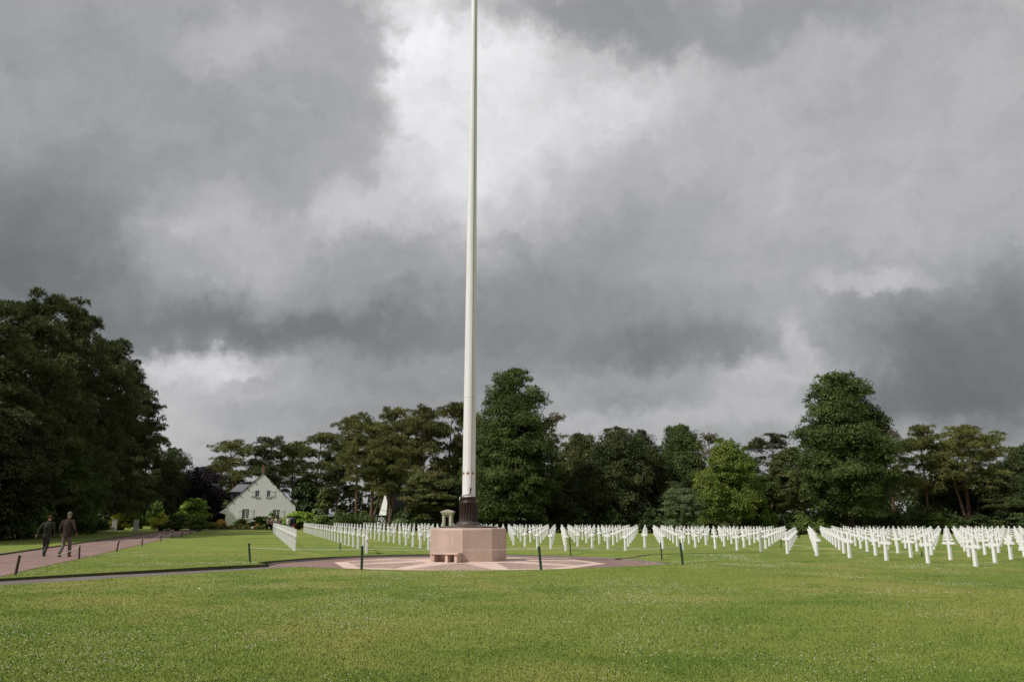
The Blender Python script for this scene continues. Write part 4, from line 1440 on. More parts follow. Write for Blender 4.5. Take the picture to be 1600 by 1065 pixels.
broadleaf('ash', 12, [(2.6, 2.4), (5, 3.6), (8, 3.8), (10, 2.8), (11.3, 1.2)], 105, 340, 0.21, 47, (0.6, 1.1), 0.2, mat='olive', gaps=0.1)
# pines
pine('pine_a', 17, 6.5, [(6, 2.8), (9, 4.2), (12, 4.4), (14.5, 3.5), (16.2, 2.0), (17, 0.8)], 9, 5, 51, 36, pad=1.1)
pine('pine_b', 17, 5.0, [(5, 2.4), (8, 3.8), (11, 4.4), (14, 3.9), (16, 2.6), (17, 1.0)], 10, 5, 57, 36, pad=1.05, fork=(2.0, 2.2, 0.6, 13.0))
pine('pine_open', 17, 7.5, [(7, 2.2), (9, 3.6), (12, 3.9), (15, 2.8), (17, 1.0)], 8, 4, 63, 32, pad=1.0, dead=18, mat='pine_leaf')
pine('pine_fork', 18, 7.0, [(7, 3.0), (10, 4.4), (13, 4.8), (15.5, 3.8), (17.4, 2.0)], 9, 5, 67, 38, pad=1.15, fork=(0.8, 2.4, -0.4, 14.5), trunk_r=0.30)
pine('pine_full', 21, 3.0, [(2.5, 4.8), (6, 6.4), (10, 6.6), (14, 5.4), (17.5, 3.6), (20, 1.9), (21, 0.8)], 15, 7, 71, 36, pad=1.0, mat='pine_dark', trunk_r=0.38, squash=0.8, tl=0.40, tw=0.085)
pine('pine_full_b', 21, 2.6, [(2.5, 4.2), (6, 5.8), (11, 5.6), (15, 4.6), (18.5, 3.2), (20.2, 1.8), (21, 0.8)], 15, 7, 73, 36, pad=0.95, mat='pine_dark', trunk_r=0.36, squash=0.8, tl=0.40, tw=0.085)
pine('pine_bare', 15, 5.0, [(5, 1.6), (8, 2.6), (11, 2.6), (13.5, 1.8), (15, 0.7)], 9, 4, 79, 14, pad=0.8, dead=20, mat='pine_brown', k=6)


def place(kind, px, ytop, d, wpx, label, cat="tree", name=None, mat=None, rz=None, group=None, base_z=None, wscale=1.0):
    tr_, crown, H0, W0 = PROTO[kind]
    c_ = pt(px, 812, d); zb = H1(c_.x, c_.y) if base_z is None else base_z
    ztop = pt(px, ytop, d).z
    sz = (ztop - zb) / H0
    sxy = (wpx * d / 1320.0) / W0
    if rz is None: rz = (px * 12.9898 + d * 78.233) % 6.283
    r_ = empty(name or ("pine_tree" if kind.startswith('pine') else "broadleaf_tree"), (c_.x, c_.y, zb), rz)
    r_.scale = (sxy, sxy, sz)
    tag(r_, label, cat, group)
    a = link_mesh("trunk", tr_, None, r_); b_ = link_mesh("crown", crown, None, r_)
    if mat:
        b_.material_slots[0].link = 'OBJECT'; b_.material_slots[0].material = M[mat]
    return r_


GL = "dark pines left of the red path"
place('pine_full', -52, 466, 64, 270, "tall dark pine cut by the left edge of the photo", group=GL)
place('pine_full_b', 36, 462, 73, 195, "tallest whole dark pine at the far left, above the walkers", group=GL)
place('pine_full', 108, 490, 83, 170, "dark pine second from the left edge, just lower than the tallest", group=GL, rz=2.0)
place('pine_full_b', 150, 532, 96, 134, "dark pine with a stepped right edge in the middle of the left group", group=GL, rz=0.7)
place('pine_full', 186, 590, 108, 106, "dark pine right of the middle of the left group, lower than its left neighbour", group=GL, rz=4.2)
place('pine_full_b', 220, 658, 120, 82, "low dark pine near the right end of the left group", group=GL, rz=3.0)
place('dome', 258, 700, 126, 76, "small dark tree at the right end of the left pine group", mat='broad_dark')
place('pine_full', 70, 570, 90, 170, "dark pine standing behind the gap of the left group", group=GL, rz=5.5)
place('pine_full', -240, 470, 52, 300, "dark pine beyond the left edge shading the path", group=GL, rz=1.1)
place('lime', 46, 655, 68, 165, "leafy mid green tree in front of the dark pines, far left", mat='broad')
place('round', -15, 640, 60, 190, "leafy dark tree half cut by the left edge", mat='broad_dark')
place('round', 112, 702, 80, 110, "pale green leafy tree below the pines, right of the walkers", mat='broad')
place('dome', 304, 730, 128, 96, "dark purple-leaved tree left of the cream house", mat='purple', name="purple_tree")
GH = "pines behind the cream house"
for kind, px, yt, d, w_, lab, mt in (
    ('pine_open', 364, 686, 150, 86, "thin ragged pine above the left end of the house roof", 'pine_leaf'),
    ('pine_a', 340, 712, 158, 70, "low pine left of the ragged pine behind the house", 'pine_dark'),
    ('pine_a', 420, 682, 152, 84, "dense pine rising behind the house chimney", 'pine_dark'),
    ('pine_open', 455, 690, 156, 74, "open pine right of the house chimney with sky showing through", 'pine_leaf'),
    ('pine_b', 492, 676, 163, 84, "tall pine right of the cream house with bare reddish stem", 'pine_leaf'),
    ('pine_a', 524, 690, 131, 66, "narrow pine between the house pines and the layered pine", 'pine_dark'),
):
    place(kind, px, yt, d, w_, lab, mat=mt, group=GH)
GM = "pines left of the flagpole"
for kind, px, yt, d, w_, lab, mt, rz in (
    ('pine_open', 556, 644, 126, 88, "layered open pine with pad-like branches at the left of the middle pines", 'pine_leaf', 1.0),
    ('pine_fork', 581, 660, 110, 104, "forked pine with two bare stems rising from one foot", 'pine_leaf', 0.15),
    ('pine_a', 606, 636, 128, 96, "broad dense pine behind the forked pine", 'pine_leaf', 2.2),
    ('pine_fork', 609, 676, 108, 84, "pine with two thin stems in front of the white gable", 'pine_leaf', 5.6),
    ('pine_a', 660, 634, 122, 92, "tall pine midway between the forked pine and the flagpole", 'pine_leaf', 4.0),
    ('pine_b', 700, 629, 126, 86, "tallest pine just left of the flagpole", 'pine_leaf', 5.0),
    ('pine_open', 732, 640, 132, 66, "pine hidden by the flagpole shaft", 'pine_leaf', 2.7),
    ('pine_a', 636, 660, 132, 80, "olive pine low between the tall middle pines", 'pine_leaf', 0.4),
):
    place(kind, px, yt, d, w_, lab, mat=mt, group=GM, rz=rz)
place('ash', 672, 735, 106, 90, "loose light green tree in front of the middle pines", mat='olive')
place('dome', 690, 748, 108, 90, "dark leafy tree left of the flagpole base", mat='broad_dark')
place('lime', 800, 578, 104, 158, "huge dense leafy tree just right of the flagpole", mat='broad', rz=0.5)
place('round', 752, 700, 110, 70, "leafy tree directly behind the flagpole, left shoulder of the huge tree", mat='broad')
place('pine_bare', 866, 645, 122, 62, "half bare brownish pine right of the huge leafy tree", mat='pine_brown')
place('round', 908, 678, 116, 92, "olive green round tree right of the half bare pine", mat='olive')
place('dome', 962, 668, 112, 112, "wide dark tree with domed top in the middle of the right trees", mat='broad_dark', rz=1.9)
place('dome', 1008, 673, 117, 88, "dark tree with pointed top beside the domed one", mat='broad_dark', rz=4.4)
place('round', 1068, 664, 122, 88, "grey green upright tree behind the small silvery tree", mat='broad')
place('pine_bare', 1112, 676, 132, 52, "thin brownish pine peeping over the bright maple", mat='pine_brown', rz=2.0)
place('maple', 1142, 686, 101, 104, "bright yellow green maple on a short trunk", mat='maple')
place('pine_open', 1206, 677, 134, 92, "spiky dark pine right of the bright maple", mat='pine_dark')
place('ash', 1240, 700, 120, 92, "olive tree left of the tall broad tree", mat='olive')
place('ash', 1190, 740, 108, 80, "small open green tree right of the bright maple", mat='broad')
place('lime_wide', 1328, 584, 106, 178, "huge broad leafy tree on the right with a crooked trunk", mat='broad', rz=2.4)
place('pine_bare', 1398, 668, 124, 44, "thin twiggy pine at the right shoulder of the huge broad tree", mat='pine_brown', rz=1.0)
GR = "pines at the right"
place('pine_a', 1450, 664, 112, 96, "pine with a single straight pale trunk right of the huge broad tree", group=GR, rz=0.9)
place('pine_fork', 1514, 664, 112, 126, "flat topped pine with two leaning reddish trunks", group=GR, rz=3.6)
place('pine_a', 1556, 684, 122, 76, "pine at the right of the two-trunk pine", group=GR, rz=1.4)
place('dome', 1604, 698, 116, 92, "dark tree cut by the right edge of the photo", mat='broad_dark', rz=0.2)
place('pine_a', 1668, 672, 125, 110, "dark pine just beyond the right edge", mat='pine_dark', group=GR)
place('dome', 1482, 742, 116, 96, "dark leafy tree between the right pine trunks", mat='broad_dark', rz=2.2)
place('round', 1562, 748, 112, 96, "dark leafy tree under the right pines", mat='broad_dark', rz=1.2)
place('dome', 1060, 752, 112, 86, "dark low tree behind the silvery tree", mat='broad_dark', rz=3.2)
place('dome', 880, 735, 110, 96, "dark low tree below the half bare pine", mat='broad_dark', rz=5.2)
place('ash', 1066, 762, 98, 62, "small silvery green tree standing before the dark trees", mat='silver', rz=0.4)


# shrubs and hedges
def shrub_mesh(key, seed, n=16, per=150, leaf=0.20, mat='hedge', H=2.0, Wd=2.4, conical=False):
    rg = np.random.default_rng(seed)
    C, RC = [], []
    for i in range(n):
        t_ = rg.random()
        z = H * (0.15 + 0.70 * t_)
        rr_ = Wd / 2 * (1 - (t_ if conical else t_ ** 2.2) * 0.85) * rg.random() ** 0.5 * 0.80
        az = rg.random() * 6.283
        C.append((rr_ * math.cos(az), rr_ * math.sin(az), z)); RC.append(min(H, Wd) * (0.15 + 0.12 * rg.random()))
    V_, F_ = clump_leaves(np.array(C), np.array(RC), per, leaf, rg, 0.85)
    V_[:, 2] = np.maximum(V_[:, 2], -0.02)
    me = np_mesh(key + "_foliage", V_, F_); me.materials.append(M[mat])
    mb = MB()
    for c_ in C[:9]:
        mb.tube([(c_[0] * .15, c_[1] * .15, -0.1), (c_[0] * .5, c_[1] * .5, c_[2] * .5), c_], [0.05, 0.035, 0.012], 5)
    st = mb.mesh(key + "_stem"); st.materials.append(M['bark'])
    PROTO[key] = (st, me, H, Wd)


shrub_mesh('shrub_a', 101, 22)
shrub_mesh('shrub_b', 103, 26, 140, 0.18)
shrub_mesh('shrub_c', 107, 18, 170, 0.22)
shrub_mesh('cone', 109, 26, 130, 0.16, H=3.0, Wd=1.2, conical=True)


def shrub(kind, px, ytop, d, wpx, label, mat, name="shrub", group=None, cat="shrub"):
    tr_, fol, H0, W0 = PROTO[kind]
    c_ = pt(px, 812, d); zb = H1(c_.x, c_.y)
    sz = (pt(px, ytop, d).z - zb) / H0; sxy = wpx * d / 1310.0 / W0
    r_ = empty(name, (c_.x, c_.y, zb), (px * 7.13 + d) % 6.28)
    r_.scale = (sxy, sxy, sz)
    tag(r_, label, cat, group)
    link_mesh("stem", tr_, None, r_); b_ = link_mesh("foliage", fol, None, r_)
    b_.material_slots[0].link = 'OBJECT'; b_.material_slots[0].material = M[mat]
    return r_


shrub('shrub_a', 34, 762, 64, 96, "dark green bush behind the left walker", 'hedge')
shrub('shrub_b', 4, 788, 60, 80, "dark bush at the left edge under the leafy tree", 'dark_hedge')
shrub('shrub_b', 142, 806, 86, 60, "dark low bush right of the taller walker", 'dark_hedge')
shrub('shrub_c', 192, 795, 108, 46, "golden green shrub behind the white gate pillars", 'yellow')
shrub('shrub_a', 214, 797, 110, 40, "green gold shrub just right of the gate pillars", 'bright')
shrub('shrub_b', 242, 786, 116, 44, "dark green bush with a leafy top between golden shrub and round bush", 'hedge')
shrub('shrub_c', 252, 801, 104, 40, "low golden shrub in front of the garden border", 'yellow')
shrub('shrub_b', 276, 806, 103, 52, "low dark bush at the foot of the big round bush", 'dark_hedge')
shrub('shrub_a', 302, 781, 107, 62, "big round light green bush left of the cream house", 'bright')
shrub('shrub_b', 312, 804, 101, 50, "dark ground bush before the big round bush", 'hedge')
shrub('shrub_c', 346, 811, 116, 30, "yellow flowering mound at the left corner of the house", 'flower_yellow')
shrub('shrub_b', 378, 811, 119, 36, "small green bush under the lower left window", 'hedge')
shrub('shrub_a', 407, 807, 117, 40, "clipped dark bush left of the hedge by the house", 'hedge')
shrub('shrub_c', 425, 801, 120, 40, "rounded green hedge bush under the lower right window", 'hedge')
shrub('shrub_a', 468, 800, 116, 66, "wide light green hedge right of the house behind the visitors", 'bright')
shrub('shrub_b', 505, 806, 112, 38, "round clipped bush right of the wide hedge", 'hedge')
shrub('shrub_c', 494, 795, 124, 50, "grey green bush behind the wide hedge", 'silver')
shrub('shrub_b', 527, 800, 116, 26, "clipped upright green bush at the hedge end", 'hedge')
shrub('cone', 508, 756, 126, 40, "tall pale yellow green shrub right of the house", 'olive')
shrub('dome' if False else 'shrub_a', 476, 758, 134, 74, "tall dark green bush beside the right wall of the house", 'dark_hedge')
shrub('shrub_b', 644, 780, 108, 56, "grey leaved bush right of the forked pines", 'silver')
shrub('shrub_a', 660, 790, 107, 60, "dark bush left of the stone shrine", 'dark_hedge')
shrub('cone', 1067, 792, 88, 13, "small dark column shaped conifer among the crosses", 'dark_hedge', name="conifer", cat="conifer")
shrub('shrub_a', 1246, 818, 84, 18, "small round dark shrub among the crosses", 'dark_hedge')
for i, (px, yt, d, w_, k_, mt, lab) in enumerate((
    (1062, 790, 104, 40, 'shrub_c', 'silver', "light bush at the foot of the silvery tree"),
    (1100, 800, 108, 46, 'shrub_a', 'hedge', "green bush left of the maple trunk"),
    (1168, 799, 106, 40, 'shrub_b', 'hedge', "green bush right of the maple trunk"),
    (1200, 791, 105, 42, 'shrub_c', 'bright', "light green leafy bush left of the round clipped bush"),
    (1252, 802, 102, 46, 'shrub_b', 'hedge', "round clipped bush before the olive tree"),
    (1286, 806, 106, 28, 'shrub_a', 'hedge', "small bush right of the round clipped bush"),
    (1402, 797, 108, 40, 'shrub_c', 'dark_hedge', "dark bush below the right side of the huge broad tree"),
    (1462, 803, 107, 56, 'shrub_a', 'hedge', "wide green bush at the foot of the single pine trunk"),
    (1528, 805, 108, 60, 'shrub_b', 'dark_hedge', "dark wide bush at the foot of the two-trunk pine"),
    (1592, 802, 106, 50, 'shrub_a', 'dark_hedge', "dark bush at the right edge behind the crosses"),
    (905, 795, 108, 46, 'shrub_a', 'dark_hedge', "dark bush under the olive round tree"),
    (958, 799, 107, 50, 'shrub_b', 'dark_hedge', "dark bush under the domed tree"),
    (842, 800, 106, 40, 'shrub_c', 'hedge', "low green bush right of the huge tree's trunk"),
    (1018, 797, 107, 46, 'shrub_b', 'dark_hedge', "dark bush under the pointed dark tree"),
)):
    shrub(k_, px, yt, d, w_, lab, mt)


def hedge(px0, px1, ytop, d, thick, label, mat, name="hedge"):
    a = pt(px0, 812, d); b_ = pt(px1, 812, d)
    L_ = (b_ - a).length; h_ = pt((px0 + px1) / 2, ytop, d).z + 0.1
    rg = np.random.default_rng(int(px0))
    n_ = int((L_ * h_ * 2 + L_ * thick) * 150)
    f_ = rg.random(n_)
    x = (rg.random(n_) - .5) * L_; y = (rg.random(n_) - .5) * thick; z = rg.random(n_) * h_
    sel = rg.integers(0, 4, n_)
    y = np.where(sel == 0, -thick / 2 + 0.08 * rg.random(n_), y); z = np.where(sel == 1, h_ - 0.12 * rg.random(n_), z)
    y = np.where(sel == 2, thick / 2 - 0.08 * rg.random(n_), y)
    P = np.stack([x, y, z], -1)
    P[:, 1] += 0.08 * np.sin(x * 2.1); P[:, 2] += 0.05 * np.sin(x * 1.3 + 1) * (z / h_)
    N = unit(rg.normal(size=(n_, 3)) * .7 + np.array([0, -0.3, 0.6]))
    V_, F_ = cards(P, N, 0.16 * (0.7 + 0.7 * rg.random(n_)), rg)
    me = np_mesh("hedge", V_, F_)
    o_ = link_mesh(name, me, M[mat])
    c_ = (a + b_) / 2; o_.location = (c_.x, c_.y, H1(c_.x, c_.y)); o_.rotation_euler = (0, 0, 0)
    tag(o_, label, "hedge")
    return o_


hedge(532, 566, 810, 113, 1.0, "low dark clipped hedge left of the forked pine", 'dark_hedge')
hedge(566, 612, 807, 115, 1.2, "taller dark clipped hedge behind the forked pine trunks", 'dark_hedge')
hedge(563, 572, 800, 112, 1.0, "narrow bright clipped hedge end beside the forked pine", 'hedge')

# red and orange flower border below the house (countless blossoms) and its leaves
rg = np.random.default_rng(77)
def border(name, x0, x1, d, h_, n_, size, mat, label):
    px = x0 + (x1 - x0) * rg.random(n_)
    dd = d + 2.4 * (rg.random(n_) - .5)
    X = (px - 800) / 1310 * dd
    hh = h_ * (0.55 + 0.45 * np.sin(px * 0.35) * np.sin(px * 0.13 + 1))
    P = np.stack([X, dd, HH(X, dd) + hh * rg.random(n_) ** 0.6], -1)
    N = unit(rg.normal(size=(n_, 3)) * .6 + np.array([0, -0.4, 0.6]))
    V_, F_ = cards(P, N, size * (0.6 + 0.8 * rg.random(n_)), rg)
    tag(link_mesh(name, np_mesh(name, V_, F_), M[mat]), label, "flowers", kind='stuff')


border("flower_leaves", 300, 425, 114.5, 0.85, 5200, 0.22, 'hedge', "low green leaves of the flower border before the house")
border("flowers", 322, 402, 114.3, 1.05, 1100, 0.14, 'flower', "red and orange flowers massed in the border before the house")

# undergrowth: the dark tangle under the far trees and beside the red path
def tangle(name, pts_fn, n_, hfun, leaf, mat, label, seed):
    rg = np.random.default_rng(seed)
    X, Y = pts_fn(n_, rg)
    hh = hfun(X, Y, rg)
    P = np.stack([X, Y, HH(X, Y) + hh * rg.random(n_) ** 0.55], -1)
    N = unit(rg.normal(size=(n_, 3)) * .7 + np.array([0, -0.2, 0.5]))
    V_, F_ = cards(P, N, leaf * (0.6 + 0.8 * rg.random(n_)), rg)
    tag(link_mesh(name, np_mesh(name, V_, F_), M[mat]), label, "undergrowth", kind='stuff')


def far_band(n_, rg):
    px = 520 + 1180 * rg.random(n_); d = 109 + 7 * rg.random(n_)
    px = np.where((px > 583) & (px < 609), px + 60, px)
    return (px - 800) / 1310 * d, d


def far_h(X, Y, rg):
    return 0.5 + 3.6 * (0.35 * vnoise(X + 300, Y, 0.45, 21) + 0.65 * vnoise(X + 300, Y, 0.16, 22)) ** 1.2


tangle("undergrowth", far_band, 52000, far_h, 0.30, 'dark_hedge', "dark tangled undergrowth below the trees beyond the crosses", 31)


def left_band(n_, rg):
    u_ = 38 + 92 * rg.random(n_); v_ = -17.2 - 9 * rg.random(n_) ** 1.5
    v_ += 1.2 * np.sin(u_ * 0.35) + 0.8 * np.sin(u_ * 0.9)
    v_ = v_ + np.clip((u_ - 96) / 30, 0, 1) * -4
    return UX.x * u_ + VX.x * v_, UX.y * u_ + VX.y * v_


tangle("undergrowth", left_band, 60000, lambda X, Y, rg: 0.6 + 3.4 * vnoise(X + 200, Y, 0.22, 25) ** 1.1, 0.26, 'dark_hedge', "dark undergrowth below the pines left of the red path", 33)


# the wood behind: one dense mass of crowns
rg = np.random.default_rng(91)
C, RC = [], []
for i in range(1500):
    px = -120 + 1900 * rg.random(); d = 150 + 26 * rg.random()
    if 480 < px < 640 and d < 165: continue
    top = 1.7 + (812 - ((752 if px < 560 else 728) + 34 * vnoise(np.array([px]), np.array([d]), 0.02, 61)[0] + (40 if 430 < px < 470 else 0) )) * d / 1310.0
    X = (px - 800) / 1310 * d
    C.append((X, d, top * (0.06 + 0.88 * rg.random()))); RC.append(1.1 + 1.0 * rg.random())
V_, F_ = clump_leaves(np.array(C), np.array(RC), 62, 0.75, rg, 0.8)
tag(link_mesh("woods", np_mesh("woods", V_, F_), M['broad_dark']), "dark wood closing the view behind the front trees", "woods", kind='stuff')

# ------------------------------------------------------------------ people
def cloth(name, c1, c2=None):
    if name not in M: M[name] = simple(name, c1, c2, 9, 0.9, 0.25, 40, spec=0.15)
    return M[name]


M['skin'] = simple("skin", (0.46, 0.27, 0.19), (0.40, 0.22, 0.15), 8, 0.6)


def voxel(name, mb, vox, mat, parent, smooth=4):
    """one continuous surface out of overlapping lofts"""
    me = mb.mesh(name)
    o_ = bpy.data.objects.new(name, me); col.objects.link(o_)
    rm_ = o_.modifiers.new("r", 'REMESH'); rm_.mode = 'VOXEL'; rm_.voxel_size = vox; rm_.use_smooth_shade = True
    if smooth:
        sm_ = o_.modifiers.new("s", 'SMOOTH'); sm_.iterations = smooth; sm_.factor = 0.5
    dg = bpy.context.evaluated_depsgraph_get()
    new = bpy.data.meshes.new_from_object(o_.evaluated_get(dg))
    o_.modifiers.clear(); o_.data = new
    bpy.data.meshes.remove(me)
    new.name = name
    new.polygons.foreach_set('use_smooth', [True] * len(new.polygons))
    new.materials.clear(); new.materials.append(mat)
    o_.parent = parent
    return o_


def loft(mb, rings, seg=14):
    """rings: (centre, rx, ry)"""
    vs = []; fs = []
    for c_, rx, ry in rings:
        for k in range(seg):
            a = 2 * math.pi * k / seg
            vs.append((c_[0] + rx * math.cos(a), c_[1] + ry * math.sin(a), c_[2]))
    for i in range(len(rings) - 1):
        for k in range(seg):
            k2 = (k + 1) % seg
            fs.append((i * seg + k, i * seg + k2, (i + 1) * seg + k2, (i + 1) * seg + k))
    fs.append(tuple(range(seg - 1, -1, -1))); fs.append(tuple(range((len(rings) - 1) * seg, len(rings) * seg)))
    mb.add(vs, fs)


def person(loc, rz, height, label, pose, colors, vox=0.014, cap=None, hair=(0.10, 0.06, 0.045), bag=False, group=None, skirt=False):
    """built 1.75 m tall facing +Y, then scaled; pose gives joints for left (x<0) and right (x>0) limbs"""
    root = empty("person", loc, rz)
    s_ = height / 1.75
    root.scale = (s_, s_, s_)
    tag(root, label, "person", group)
    lx = pose.get('lean', 0.0); ly = pose.get('fwd', 0.03)
    def sp(z):  # spine offset at height z
        t_ = max(0, (z - 0.9) / 0.6)
        return lx * t_, ly * t_
    hd = pose.get('head', (0, 0))
    # body: head, neck, slim torso, arms with hands, legs
    b_ = MB()
    def tor(m_, g, z0=0.80, z1=1.50):
        rings = [(z, rx, ry) for z, rx, ry in ((0.80, .165, .115), (0.90, .168, .118), (1.0, .158, .112), (1.10, .158, .110), (1.22, .172, .118), (1.32, .186, .120), (1.40, .180, .104), (1.45, .135, .085), (1.50, .075, .068)) if z0 - 1e-6 <= z <= z1 + 1e-6]
        loft(m_, [((sp(z)[0], sp(z)[1], z), rx * g, ry * g) for z, rx, ry in rings])
    tor(b_, 0.86)
    hx_, hy_ = sp(1.62)
    hx_ += hd[0]; hy_ += hd[1] + 0.015
    b_.tube([(*sp(1.44), 1.44), (*[(sp(1.52)[0] + hx_) / 2, (sp(1.52)[1] + hy_) / 2], 1.52), (hx_, hy_ - 0.01, 1.58)], [0.066, 0.058, 0.060], 12)
    b_.ell((hx_, hy_, 1.655), (0.074, 0.092, 0.105), 16, 12)
    b_.ell((hx_, hy_ + 0.03, 1.595), (0.055, 0.062, 0.050), 12, 8)
    b_.tube([(hx_, hy_ + 0.085, 1.665), (hx_, hy_ + 0.112, 1.632), (hx_, hy_ + 0.088, 1.622)], [0.011, 0.017, 0.012], 8)   # nose
    for sx_ in (-1, 1):
        b_.ell((hx_ + sx_ * 0.076, hy_ - 0.005, 1.648), (0.012, 0.020, 0.033), 10, 8)                                        # ears
    arms = {}
    for sx_, key in ((-1, 'armL'), (1, 'armR')):
        sh = Vector((sp(1.41)[0] + sx_ * 0.185, sp(1.41)[1], 1.40))
        el = Vector(pose[key][0]); wr = Vector(pose[key][1])
        el = Vector((el.x * sx_ if False else el.x, el.y, el.z))
        arms[key] = (sh, el, wr)
        b_.tube([sh, sh.lerp(el, .5), el, el.lerp(wr, .4), wr], [0.048, 0.046, 0.037, 0.038, 0.026], 10)
        d_ = (wr - el).normalized()
        side_ = Vector((0, 1, 0)) - d_ * d_.y
        side_.normalize(); nrm = d_.cross(side_)
        pc = wr + d_ * 0.045
        for i in range(5):
            o2 = side_ * (0.027 - 0.0135 * i)
            b_.tube([wr + o2 * 0.6, wr + d_ * 0.05 + o2, wr + d_ * 0.088 + o2], [0.017, 0.0145, 0.012], 8)
        for i in range(4):
            o2 = side_ * (0.029 - 0.0195 * i); ln_ = (0.068, 0.078, 0.073, 0.056)[i]
            p0 = wr + d_ * 0.083 + o2
            curl = nrm * (-sx_ * 0.3)
            b_.tube([p0, p0 + (d_ + curl * 0.4).normalized() * ln_ * 0.5, p0 + (d_ + curl).normalized() * ln_ * 0.95], [0.0095, 0.0088, 0.0072], 7)
        p0 = wr + d_ * 0.03 + side_ * 0.028
        b_.tube([p0, p0 + (d_ * 0.7 + side_ * 0.7) * 0.035, p0 + (d_ + side_ * 0.35) * 0.066], [0.0135, 0.0115, 0.009], 7)
    legs = {}
    for sx_, key in ((-1, 'legL'), (1, 'legR')):
        hp = Vector((sx_ * 0.088, 0, 0.90)); kn = Vector(pose[key][0]); an_ = Vector(pose[key][1])
        legs[key] = (hp, kn, an_)
        b_.tube([hp, hp.lerp(kn, .5), kn, kn.lerp(an_, .4), an_], [0.080, 0.066, 0.050, 0.050, 0.034], 10)
        fdir = Vector(pose.get(key + 'f', (0.02 * sx_, 1, -0.05))).normalized()
        b_.tube([an_ + Vector((0, 0, -0.02)) - fdir * 0.04, an_ + Vector((0, 0, -0.045)) + fdir * 0.07, an_ + Vector((0, 0, -0.06)) + fdir * 0.15], [0.036, 0.036, 0.026], 8)
    body = voxel("body", b_, min(vox, 0.016), M['skin'], root, 2)
    # jacket
    j_ = MB()
    hem = pose.get('hem', 0.80)
    tor(j_, 1.10)
    if hem < 0.8:
        loft(j_, [((0, 0.0, hem), .180, .135), ((0, 0, 0.86), .178, .132)])
    for key in ('armL', 'armR'):
        sh, el, wr = arms[key]
        j_.ell(sh + Vector((0, 0, -0.01)), (0.075, 0.075, 0.07), 12, 8)
        fc = pose.get('sleeve', 0.95)
        we = el.lerp(wr, fc)
        j_.tube([sh, sh.lerp(el, .35), sh.lerp(el, .7), el, el.lerp(we, .3), el.lerp(we, .6), we], [0.072, 0.067, 0.059, 0.058, 0.055, 0.051, 0.045], 12)
    loft(j_, [((sp(1.44)[0], sp(1.44)[1], 1.44), .088, .080), ((sp(1.50)[0], sp(1.50)[1], 1.51), .078, .074), ((sp(1.54)[0], sp(1.54)[1], 1.545), .075, .073)])
    # cloth folds across back
    rj = random.Random(int(height * 1000))
    for i in range(7):
        x = -0.14 + 0.28 * rj.random(); z = 0.88 + 0.3 * rj.random()
        j_.tube([(x + lx * .2, -0.112, z), (x * 0.9 + lx * .4 + 0.02 * (rj.random() - .5), -0.122, z + 0.12), (x * 0.8 + lx * .6, -0.112, z + 0.24)], [0.012, 0.022, 0.010], 6)
    voxel("jacket", j_, vox, colors['jacket'], root, 2)
    # trousers
    t_ = MB()
    loft(t_, [((0, 0, 0.80), .170, .125), ((0, 0, 0.88), .172, .126), ((0, 0, 1.0), .160, .118)])
    for key in ('legL', 'legR'):
        hp, kn, an_ = legs[key]
        lo = kn.lerp(an_, pose.get('hemleg', 0.97))
        t_.tube([hp, hp.lerp(kn, .45), kn, kn.lerp(lo, .35), kn.lerp(lo, .7), lo], [0.098, 0.086, 0.072, 0.071, 0.069, 0.066], 12)
    voxel("trousers", t_, vox, colors['trousers'], root, 2)
    for key in ('legL', 'legR'):
        hp, kn, an_ = legs[key]
        fdir = Vector(pose.get(key + 'f', (0.02, 1, -0.05))).normalized()
        m_ = MB()
        m_.tube([an_ - fdir * 0.065 + Vector((0, 0, -0.03)), an_ - fdir * 0.02 + Vector((0, 0, -0.035)), an_ + fdir * 0.08 + Vector((0, 0, -0.052)), an_ + fdir * 0.165 + Vector((0, 0, -0.062)), an_ + fdir * 0.195 + Vector((0, 0, -0.066))], [0.038, 0.050, 0.045, 0.036, 0.02], 12)
        m_.tube([an_, an_ + Vector((0, 0, -0.04))], [0.045, 0.048], 12)
        voxel("shoe", m_, vox * 0.8, colors['shoe'], root, 1)
    # hair / cap
    m_ = MB()
    vs = []; fs = []
    hm = MB(); hm.ell((hx_, hy_ - 0.006, 1.668), (0.081, 0.098, 0.104), 18, 14)
    keep = [f for f in hm.f if all((hm.v[i][2] > 1.655 + max(0, (hm.v[i][1] - hy_)) * 0.75 - (0.055 if hm.v[i][1] < hy_ - 0.02 else 0)) for i in f)]
    m_.add(hm.v, keep, True)
    me = m_.mesh("hair")
    bm = bmesh.new(); bm.from_mesh(me); bmesh.ops.delete(bm, geom=[v for v in bm.verts if not v.link_faces], context='VERTS'); bm.to_mesh(me); bm.free()
    ho = link_mesh("hair", me, cloth("hair_%d" % int(hair[0] * 1000), hair), root)
    if cap:
        m_ = MB()
        hm = MB(); hm.ell((hx_, hy_ - 0.002, 1.688), (0.088, 0.106, 0.098), 18, 14)
        m_.add(hm.v, [f for f in hm.f if all(hm.v[i][2] > 1.683 for i in f)], True)
        m_.slab([(hx_ - 0.07, hy_ + 0.07), (hx_ + 0.07, hy_ + 0.07), (hx_ + 0.055, hy_ + 0.15), (hx_, hy_ + 0.175), (hx_ - 0.055, hy_ + 0.15)], 1.688, 1.696)
        me = m_.mesh("cap")
        bm = bmesh.new(); bm.from_mesh(me); bmesh.ops.delete(bm, geom=[v for v in bm.verts if not v.link_faces], context='VERTS'); bm.to_mesh(me); bm.free()
        link_mesh("cap", me, cap, root)
    return root


